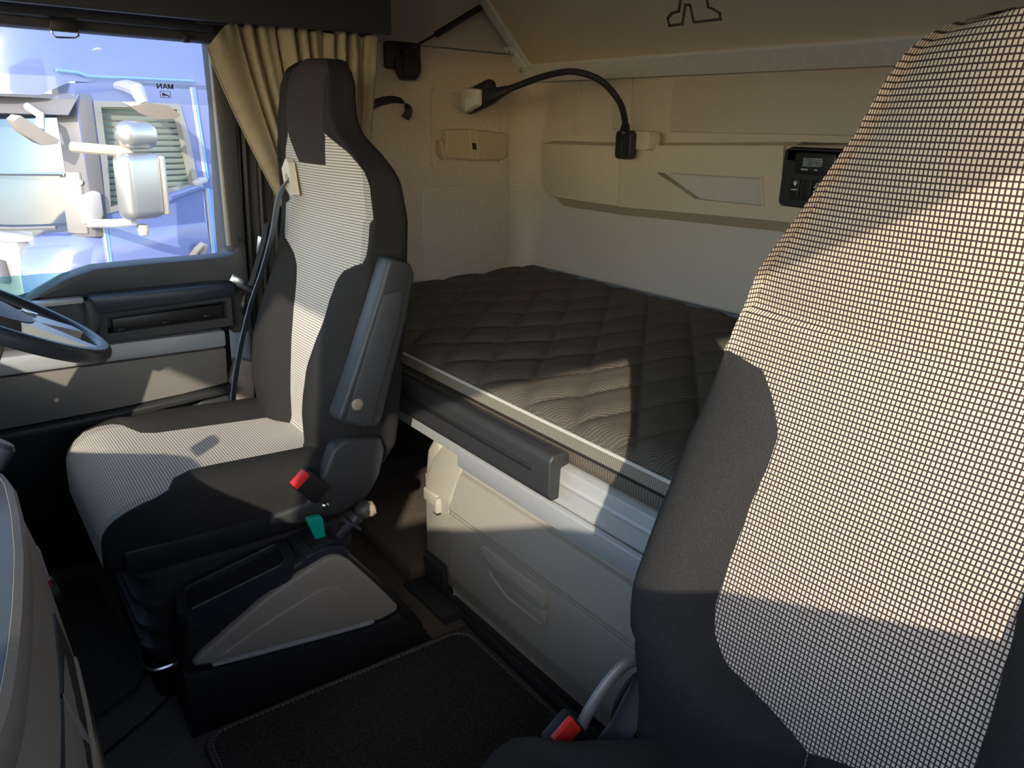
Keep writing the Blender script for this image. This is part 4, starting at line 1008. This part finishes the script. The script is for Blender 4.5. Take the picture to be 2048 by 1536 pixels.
# ================================================================== STEERING WHEEL AND DASHBOARD
t = thing('steering_wheel', 'black steering wheel with grey spoke inserts in front of the driver seat', 'steering wheel', (0.06, 1.77, 0.84))
th = math.radians(29); RW = 0.222
T_ = Vector((math.cos(th), 0, -math.sin(th))); U_ = Vector((math.sin(th), 0, math.cos(th)))
c0 = Vector((0.252, 1.77, 0.738))-T_*RW
def wp(r, a, h=0.0): return c0+T_*(r*math.cos(a))+Vector((0, 1, 0))*(r*math.sin(a))+U_*h
MB().tube([wp(RW, 2*PI*k/64) for k in range(64)], 0.0165, 12, closed=True).build('rim', m_blue_pl, t, angle=60)
b = MB().lathe([(0, -0.05), (0.075, -0.045), (0.095, -0.01), (0.088, 0.010), (0.05, 0.018), (0, 0.020)], c0, U_, 28)
b.build('hub_pad', m_door_pl, t)
for a0 in (-0.35, 0.45, PI-0.45, PI+0.35):
    q = []
    for r, w_ in ((0.06, 0.045), (0.12, 0.034), (0.18, 0.022), (0.212, 0.020)):
        e = Vector((0, 1, 0))*math.cos(a0)-T_*math.sin(a0)
        p = c0+(T_*math.cos(a0)+Vector((0, 1, 0))*math.sin(a0))*r
        q.append([p-e*w_+U_*0.008, p+e*w_+U_*0.008, p+e*w_-U_*0.012, p-e*w_-U_*0.012])
    sp_ = MB().loft(q).build('spoke', m_silver if abs(a0) < 1 else m_door_pl, t, label='grey spoke insert')
MB().box(wp(0.105, 0.62, 0.012), (0.030, 0.012, 0.006), 0.002, Matrix.Rotation(th, 3, 'Y')).build('spoke_switch', m_steel, t)
MB().tube([c0-U_*0.03, c0-U_*0.16, c0-U_*0.32], [0.06, 0.07, 0.08], 16).build('column_shroud', m_grey_pl, t)

# dashboard lofted across the cab: profile in x,z moves with y
t = thing('dashboard', 'curved dashboard with blue-black top and beige lower face at the left edge', 'dashboard', (-0.2, 1.0, 0.5))
YS = [-0.10, 0.20, 0.40, 0.52, 0.64, 0.69, 0.77, 0.85, 0.96, 1.08, 1.18, 1.23, 1.27, 1.34, 1.42, 1.46]
TX = [-0.24, -0.16, -0.095, -0.055, -0.021, -0.007, 0.007, 0.018, 0.030, 0.037, 0.038, 0.030, 0.00, -0.10, -0.22, -0.26]
LX = [-0.20, -0.10, -0.02, 0.015, 0.045, 0.053, 0.060, 0.064, 0.067, 0.067, 0.065, 0.055, 0.02, -0.10, -0.24, -0.28]
ZT = 0.685
def dash_band(prof):
    n_ = 60; lp = []
    for k in range(n_+1):
        y = YS[0]+(YS[-1]-YS[0])*k/n_
        lp.append([(x, y, z) for x, z in prof(interp(y, YS, TX), interp(y, YS, LX))])
    return MB().loft(lp)
dash_band(lambda a, l: [(-0.66, ZT+0.020), (-0.60, ZT+0.03), (a-0.10, ZT+0.038), (a-0.055, ZT+0.040), (a-0.013, ZT+0.036), (a-0.013, ZT), (-0.66, ZT)]).build('top_pad', m_dash_top, t)
dash_band(lambda a, l: [(a-0.012, ZT+0.036), (a-0.004, ZT+0.031), (a, ZT+0.020), (a+0.001, ZT), (a-0.001, ZT-0.012), (a-0.05, ZT-0.012), (a-0.05, ZT+0.02)]).build('edge_roll', m_grey_pl, t)
dash_band(lambda a, l: [(a-0.001, ZT-0.010), (a*0.6+l*0.4, 0.62), (l-0.004, 0.50), (l-0.008, 0.46), (l-0.06, 0.44), (-0.60, 0.44), (-0.60, ZT-0.01)]).build('lower_face', m_grey_pl, t)
dash_band(lambda a, l: [(l-0.010, 0.470), (l, 0.460), (l+0.002, 0.445), (l-0.002, 0.426), (l-0.03, 0.42), (l-0.04, 0.46)]).build('lower_trim', m_blue_pl, t)
def dface(y, z):
    a = interp(y, YS, TX); l = interp(y, YS, LX)
    return interp(z, [0.46, 0.50, 0.62, ZT-0.01], [l-0.008, l-0.004, a*0.6+l*0.4, a-0.001])
def face_patch(y0, y1, z0, z1, off, name, mat, n_=6):
    rows = []
    for z in (z0, (z0+z1)/2, z1):
        rows.append([(dface(y0+(y1-y0)*k/n_, z)+off, y0+(y1-y0)*k/n_, z) for k in range(n_+1)])
    back = [[(x-0.012, y, z) for x, y, z in r] for r in rows]
    lp = [rows[0]+rows[1][-1:]+rows[2][::-1]+rows[1][:1], back[0]+back[1][-1:]+back[2][::-1]+back[1][:1]]
    return MB().loft(lp).build(name, mat, t)
face_patch(0.60, 0.97, 0.555, 0.625, 0.0025, 'storage_slot', m_rubber)
face_patch(0.60, 0.94, 0.478, 0.530, 0.0025, 'storage_slot', m_rubber)
face_patch(0.80, 0.806, 0.555, 0.625, 0.004, 'slot_divider', m_grey_pl)
face_patch(0.60, 0.98, 0.538, 0.549, 0.005, 'slot_ledge', m_beige_dk)
face_patch(1.08, 1.19, 0.600, 0.610, 0.003, 'red_reflection', m_redreflect)['label'] = 'red reflection put on the dash face as a thin strip'  # a red reflection, put on as a coloured strip
MB().lathe([(0, 0), (0.022, 0), (0.024, 0.010), (0.020, 0.020), (0.0, 0.022)], (0.048, 1.215, 0.515), (1, 0.1, 0.2), 16).build('rotary_knob', m_rubber, t)
MB().lathe([(0, 0), (0.022, 0), (0.022, 0.03), (0.017, 0.036), (0, 0.036)], (0.012, 1.225, 0.735), (0.6, 0.1, 0.8), 16).build('dash_button', m_blue_pl, t)
MB().prism([(-0.66, 0.50), (-0.66, 0.80), (-0.36, 0.84), (-0.22, 0.78), (-0.18, 0.70), (-0.24, 0.55)], 'y', 1.475, 2.19, 0.03, 3).build('driver_binnacle', m_grey_pl, t)
MB().prism([(-0.62, 0.80), (-0.36, 0.82), (-0.26, 0.86), (-0.36, 0.90), (-0.52, 0.89)], 'y', 1.52, 2.08, 0.02, 3).build('instrument_hood', m_blue_pl, t)

# ================================================================== OUTSIDE: GROUND AND THE BLUE TRUCK ALONGSIDE
g = MB().box((0, 0, -1.75), (160, 160, 0.1)).build('ground', m_tarmac); g['kind'] = 'structure'
BT = thing('parked_truck', 'blue truck parked outside the window with silver mirror and pale visor', 'truck', (0.879, 6.2, 0.51), rotz=math.radians(25))
K = 1.32
def tS(s): return s*K
def tz_(z): return K*z-0.894
def TB(b, name, mat, parent=BT, label=None, **k):
    o = b.build(name, mat, parent, local=True, **k)
    if label: o['label'] = label
    return o
def P2(pts): return [(tS(s), tz_(z)) for s, z in pts]
# body side wall around the window (local y = 0 faces us, +y into the truck)
sideo = P2([(0.075, 0.640), (0.060, 0.9), (0.055, 1.36), (0.40, 1.385), (0.80, 1.395), (1.30, 1.40), (1.30, 0.70), (0.795, 0.60), (0.40, 0.60)])
sidei = P2([(0.135, 0.70), (0.150, 0.95), (0.150, 1.278), (0.40, 1.285), (0.690, 1.288), (0.735, 1.10), (0.768, 0.824), (0.53, 0.775), (0.30, 0.72)])
TB(MB().frame(sideo, sidei, 'y', 0.0, 0.25), 'window_surround', m_bluepaint)
fi = [(a*0.94+b_*0.06, c*0.94+d*0.06) for (a, c), (b_, d) in zip(sidei, [sidei[(k+4) % 9] for k in range(9)])]
TB(MB().frame(sidei, fi, 'y', -0.01, 0.06), 'window_frame', m_trucksilver, label='warm grey window frame')
wg = TB(MB().prism(sidei, 'y', 0.06, 0.07), 'side_window', m_darkglass)
b = MB()  # slats stand in for a roller door reflected in the glass
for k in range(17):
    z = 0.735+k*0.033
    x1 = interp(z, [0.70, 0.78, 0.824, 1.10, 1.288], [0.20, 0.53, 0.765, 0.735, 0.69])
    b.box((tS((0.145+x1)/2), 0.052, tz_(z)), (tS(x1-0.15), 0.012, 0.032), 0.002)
sl = TB(b, 'reflected_slats', m_reflected, wg, label='slats standing in for a roller door reflected in the side window'); sl['kind'] = 'stuff'
# lower door and body
TB(MB().prism(P2([(0.105, 0.640), (0.40, 0.602), (0.795, 0.602), (0.800, 0.80), (0.815, 0.38), (0.80, -0.2), (0.13, -0.2), (0.100, 0.40)]), 'y', -0.012, 0.25, 0.01), 'door_skin', m_bluepaint)
TB(MB().prism(P2([(0.83, 0.80), (1.35, 0.72), (1.35, -0.3), (0.83, -0.3)]), 'y', -0.004, 0.25, 0.01), 'rear_body', m_bluepaint)
TB(MB().prism(P2([(0.50, 0.775), (0.78, 0.838), (0.80, 0.80), (0.74, 0.79), (0.50, 0.735)]), 'y', -0.03, 0.0, 0.006), 'window_sill', m_bluepaint)
for s0, z0, s1, z1, wd in ((0.104, 0.63, 0.108, 0.20, 0.008), (0.815, 0.80, 0.815, 0.20, 0.008), (0.775, 1.38, 0.815, 0.86, 0.012)):
    TB(MB().prism(P2([(s0, z0), (s0+wd, z0), (s1+wd, z1), (s1, z1)]), 'y', -0.018, 0.0), 'door_gap', m_truckwhite, label='white line of the door gap')
    TB(MB().prism(P2([(s0+wd+0.004, z0), (s0+wd+0.018, z0), (s1+wd+0.018, z1), (s1+wd+0.004, z1)]), 'y', -0.016, 0.0), 'edge_line', m_blueedge, label='pale blue edge line')
TB(MB().prism(P2([(0.72, 0.845), (0.78, 0.872), (0.815, 0.862), (0.815, 0.84), (0.73, 0.82)]), 'y', -0.05, 0.0, 0.008), 'sill_catch', m_truckwhite, label='white catch at the window corner')
TB(MB().tube([(tS(0.66), -0.01, tz_(0.40)), (tS(0.67), -0.07, tz_(0.45)), (tS(0.70), -0.08, tz_(0.475)), (tS(0.73), -0.07, tz_(0.465)), (tS(0.735), -0.01, tz_(0.40))], 0.025, 8), 'door_handle', m_mirrorbeige)
# roof: swept up and rounded towards the front
rl = []
for s_, zt, y0 in ((-0.34, 1.50, 0.35), (-0.24, 1.66, 0.18), (-0.10, 1.78, 0.06), (0.06, 1.86, 0.02), (0.4, 1.95, 0.0), (1.35, 2.0, 0.0)):
    rl.append([(tS(s_), y0, tz_(1.295 if s_ < 0 else 1.37)), (tS(s_), y0, tz_(1.50)), (tS(s_), y0+0.04, tz_(zt-0.06)), (tS(s_), y0+0.3, tz_(zt)), (tS(s_), 2.2, tz_(zt)), (tS(s_), 2.2, tz_(1.295 if s_ < 0 else 1.37))])
TB(MB().loft(rl), 'roof', m_bluepaint, angle=50)
TB(MB().tube([(tS(-0.02), 0.012, tz_(1.415)), (tS(0.09), -0.006, tz_(1.412)), (tS(0.13), -0.012, tz_(1.398)), (tS(0.4), -0.012, tz_(1.405)), (tS(0.80), -0.012, tz_(1.415))], 0.010, 6), 'roof_line', m_blueedge, label='pale blue line below the roof')
# front corner, fender and fascia
def plan(z, inset=0.0):
    pts = []
    for k in range(9):
        a = PI/2*k/8
        pts.append((tS(0.10)-(0.38+inset)*math.sin(a), 0.42-0.42*math.cos(a)+inset*0.3, tz_(z)))
    return pts
fd = [[(x+dx, y, z) for x, y, z in plan(z0)] for z0, dx in ((-0.2, 0), (0.40, 0.0), (0.50, 0.04), (0.58, 0.12), (0.63, 0.22))]
TB(MB().grid(fd), 'fender', m_bluepaint, angle=60)
TB(MB().prism([(tS(0.10)-0.37, 0.42), (tS(0.10)-0.40, 0.5), (tS(0.10)-0.46, 1.3), (tS(0.10)-0.40, 2.2), (tS(0.10), 2.2), (tS(0.10), 0.42)], 'z', tz_(-0.25), tz_(0.55), 0.03), 'front_fascia', m_trucksilver)
TB(MB().prism([(tS(0.10)-0.36, 0.42), (tS(0.10)-0.45, 1.3), (tS(0.10)-0.40, 2.2), (tS(0.10), 2.2), (tS(0.10), 0.30)], 'z', tz_(0.545), tz_(0.60), 0.02), 'scuttle', m_truckwhite)
TB(MB().prism([(0.50, tz_(0.33)), (0.53, tz_(0.45)), (0.95, tz_(0.46)), (1.0, tz_(0.33))], 'x', tS(0.10)-0.47, tS(0.10)-0.40, 0.02), 'front_grip', m_truckgrey)
# windscreen, pillar, visor
TB(MB().grid([[(tS(0.085), 0.02, tz_(0.60)), (tS(-0.03), 0.22, tz_(0.58)), (tS(-0.17), 0.55, tz_(0.575)), (tS(-0.25), 1.2, tz_(0.57)), (tS(-0.2), 2.1, tz_(0.57))], [(tS(0.095), 0.03, tz_(1.30)), (tS(0.0), 0.22, tz_(1.30)), (tS(-0.10), 0.55, tz_(1.30)), (tS(-0.18), 1.2, tz_(1.30)), (tS(-0.13), 2.1, tz_(1.30))]]), 'windscreen', m_skyglass)
TB(MB().prism([(tS(0.14), -0.015), (tS(0.06), 0.0), (tS(0.0), 0.12), (tS(0.02), 0.16), (tS(0.14), 0.1)], 'z', tz_(0.58), tz_(1.31), 0.01), 'front_pillar', m_truckgrey)
TB(MB().prism([(tS(-0.02), 0.15), (tS(0.03), 0.03), (tS(0.045), 0.03), (tS(0.0), 0.16)], 'z', tz_(0.60), tz_(0.92), 0.006), 'pillar_strip', m_trucksilver)
for z in (0.70, 0.79, 0.87):
    TB(MB().lathe([(0, 0), (0.018, 0), (0.018, 0.012), (0, 0.016)], (tS(0.03), 0.03, tz_(z)), (-0.5, -0.9, 0), 10), 'marker_lamp', m_lens)
vs = []
for y, s_ in ((0.02, 0.09), (0.15, 0.0), (0.40, -0.13), (0.9, -0.27), (1.6, -0.30), (2.1, -0.26)):
    vs.append([(tS(s_)-0.02, y-0.03, tz_(1.305)), (tS(s_)-0.14, y-0.06, tz_(1.205)), (tS(s_)-0.13, y-0.05, tz_(1.20)), (tS(s_), y, tz_(1.30))])
TB(MB().loft(vs), 'sun_visor', m_truckgrey, angle=50)
bar = TB(MB().tube([(tS(-0.20), 0.30, tz_(1.44)), (tS(-0.40), 0.9, tz_(1.44)), (tS(-0.42), 2.0, tz_(1.44))], 0.05, 10), 'roof_bar', m_truckwhite)
TB(MB().lathe([(0, 0), (0.07, 0), (0.06, 0.03), (0, 0.03)], (tS(-0.20), 0.28, tz_(1.44)), (0.4, -0.9, 0), 14), 'bar_flange', m_trucksilver, bar)
lb = TB(MB().box((tS(-0.27), 0.55, tz_(1.325)), (0.06, 0.30, 0.055), 0.01, Matrix.Rotation(0.25, 3, 'Z')), 'light_bar', m_trucksilver)
for k in range(4):
    TB(MB().lathe([(0, 0), (0.022, 0), (0.02, 0.01), (0, 0.012)], (tS(-0.295)-0.008*k, 0.45+0.065*k, tz_(1.325)), (-1, -0.3, 0), 10), 'marker_lamp', m_lens, lb)
TB(MB().tube([(tS(0.12), 0.05, tz_(1.50)), (tS(0.22), 0.02, tz_(1.535)), (tS(0.42), 0.05, tz_(1.55))], [0.02, 0.012, 0.01], 8), 'air_horn', m_truckwhite)
# mirrors on the near door
def mirror_shell(c, sx, sy, sz, mat, name, bev, rz=0.0, parent=BT):
    return TB(MB().box(c, (sx, sy, sz), bev, Matrix.Rotation(rz, 3, 'Z'), 4), name, mat, parent)
mm = mirror_shell((tS(0.105), -0.46, tz_(0.868)), 0.31, 0.16, 0.44, m_chrome, 'main_mirror', 0.06, 0.12)
TB(MB().box((tS(0.215), -0.47, tz_(0.868)), (0.03, 0.15, 0.40), 0.02, Matrix.Rotation(0.12, 3, 'Z')), 'mirror_edge', m_trucksilver, mm)
mirror_shell((tS(0.122), -0.46, tz_(1.118)), 0.285, 0.17, 0.185, m_chrome, 'wide_mirror', 0.075, 0.12)
TB(MB().tube([(tS(-0.10), -0.20, tz_(1.055)), (tS(-0.02), -0.40, tz_(1.045)), (tS(0.06), -0.46, tz_(1.04)), (tS(0.08), -0.46, tz_(1.01))], 0.035, 10), 'mirror_arm', m_mirrorbeige)
TB(MB().tube([(tS(0.06), -0.44, tz_(0.69)), (tS(0.03), -0.3, tz_(0.675)), (tS(0.02), -0.02, tz_(0.66))], 0.03, 10), 'mirror_arm', m_truckwhite)
TB(MB().lathe([(0, 0), (0.035, 0.01), (0.04, 0.04), (0.03, 0.08), (0, 0.09)], (tS(0.12), -0.42, tz_(0.675)), (0, 0, -1), 12), 'mirror_knob', m_mirrorbeige)
kb = MB().loft([[(tS(s_), -0.40+dy, tz_(z)) for s_, dy, z in row] for row in (
    [(0.145, 0, 1.255), (0.20, 0.02, 1.225), (0.30, 0.02, 1.195), (0.395, 0, 1.20), (0.405, -0.06, 1.22), (0.34, -0.06, 1.265), (0.22, -0.06, 1.275)],
    [(0.150, 0.10, 1.275), (0.20, 0.12, 1.255), (0.30, 0.12, 1.225), (0.385, 0.10, 1.225), (0.395, 0.05, 1.24), (0.33, 0.05, 1.278), (0.22, 0.05, 1.285)])])
TB(kb, 'kerb_mirror', m_mirrorbeige)
TB(MB().tube([(tS(0.30), -0.01, tz_(1.36)), (tS(0.25), -0.2, tz_(1.355)), (tS(0.205), -0.38, tz_(1.335)), (tS(0.21), -0.42, tz_(1.27))], [0.03, 0.045, 0.05, 0.035], 10), 'kerb_mirror_arm', m_truckwhite)
fm = MB().loft([[(tS(s_), y, tz_(z)) for s_, y, z in row] for row in (
    [(-0.34, -0.15, 1.17), (-0.30, -0.13, 1.115), (-0.20, -0.10, 1.058), (-0.115, -0.08, 1.065), (-0.10, -0.08, 1.085), (-0.17, -0.10, 1.12), (-0.30, -0.14, 1.195)],
    [(-0.33, -0.05, 1.18), (-0.29, -0.03, 1.125), (-0.20, 0.0, 1.072), (-0.12, 0.02, 1.075), (-0.105, 0.02, 1.09), (-0.17, 0.0, 1.128), (-0.30, -0.04, 1.20)])])
TB(fm, 'front_mirror', m_mirrorbeige)
TB(MB().tube([(tS(-0.13), 0.15, tz_(1.24)), (tS(-0.15), -0.02, tz_(1.20)), (tS(-0.18), -0.06, tz_(1.13))], 0.025, 8), 'front_mirror_arm', m_truckwhite)
TB(MB().prism(P2([(-0.02, 0.66), (-0.02, 0.80), (0.06, 0.83), (0.10, 0.82), (0.10, 0.70), (0.06, 0.64)]), 'y', -0.06, -0.01, 0.02), 'corner_lamp', m_truckwhite)
TB(MB().tube([(tS(-0.12), 0.06, tz_(0.645)), (tS(-0.22), 0.35, tz_(0.63)), (tS(-0.34), 1.0, tz_(0.62))], 0.014, 6), 'wiper', m_truckgrey)
TB(MB().tube([(tS(-0.02), 0.10, tz_(0.91)), (tS(-0.16), 0.42, tz_(0.905)), (tS(-0.30), 1.0, tz_(0.90))], 0.014, 6), 'screen_bar', m_steel)
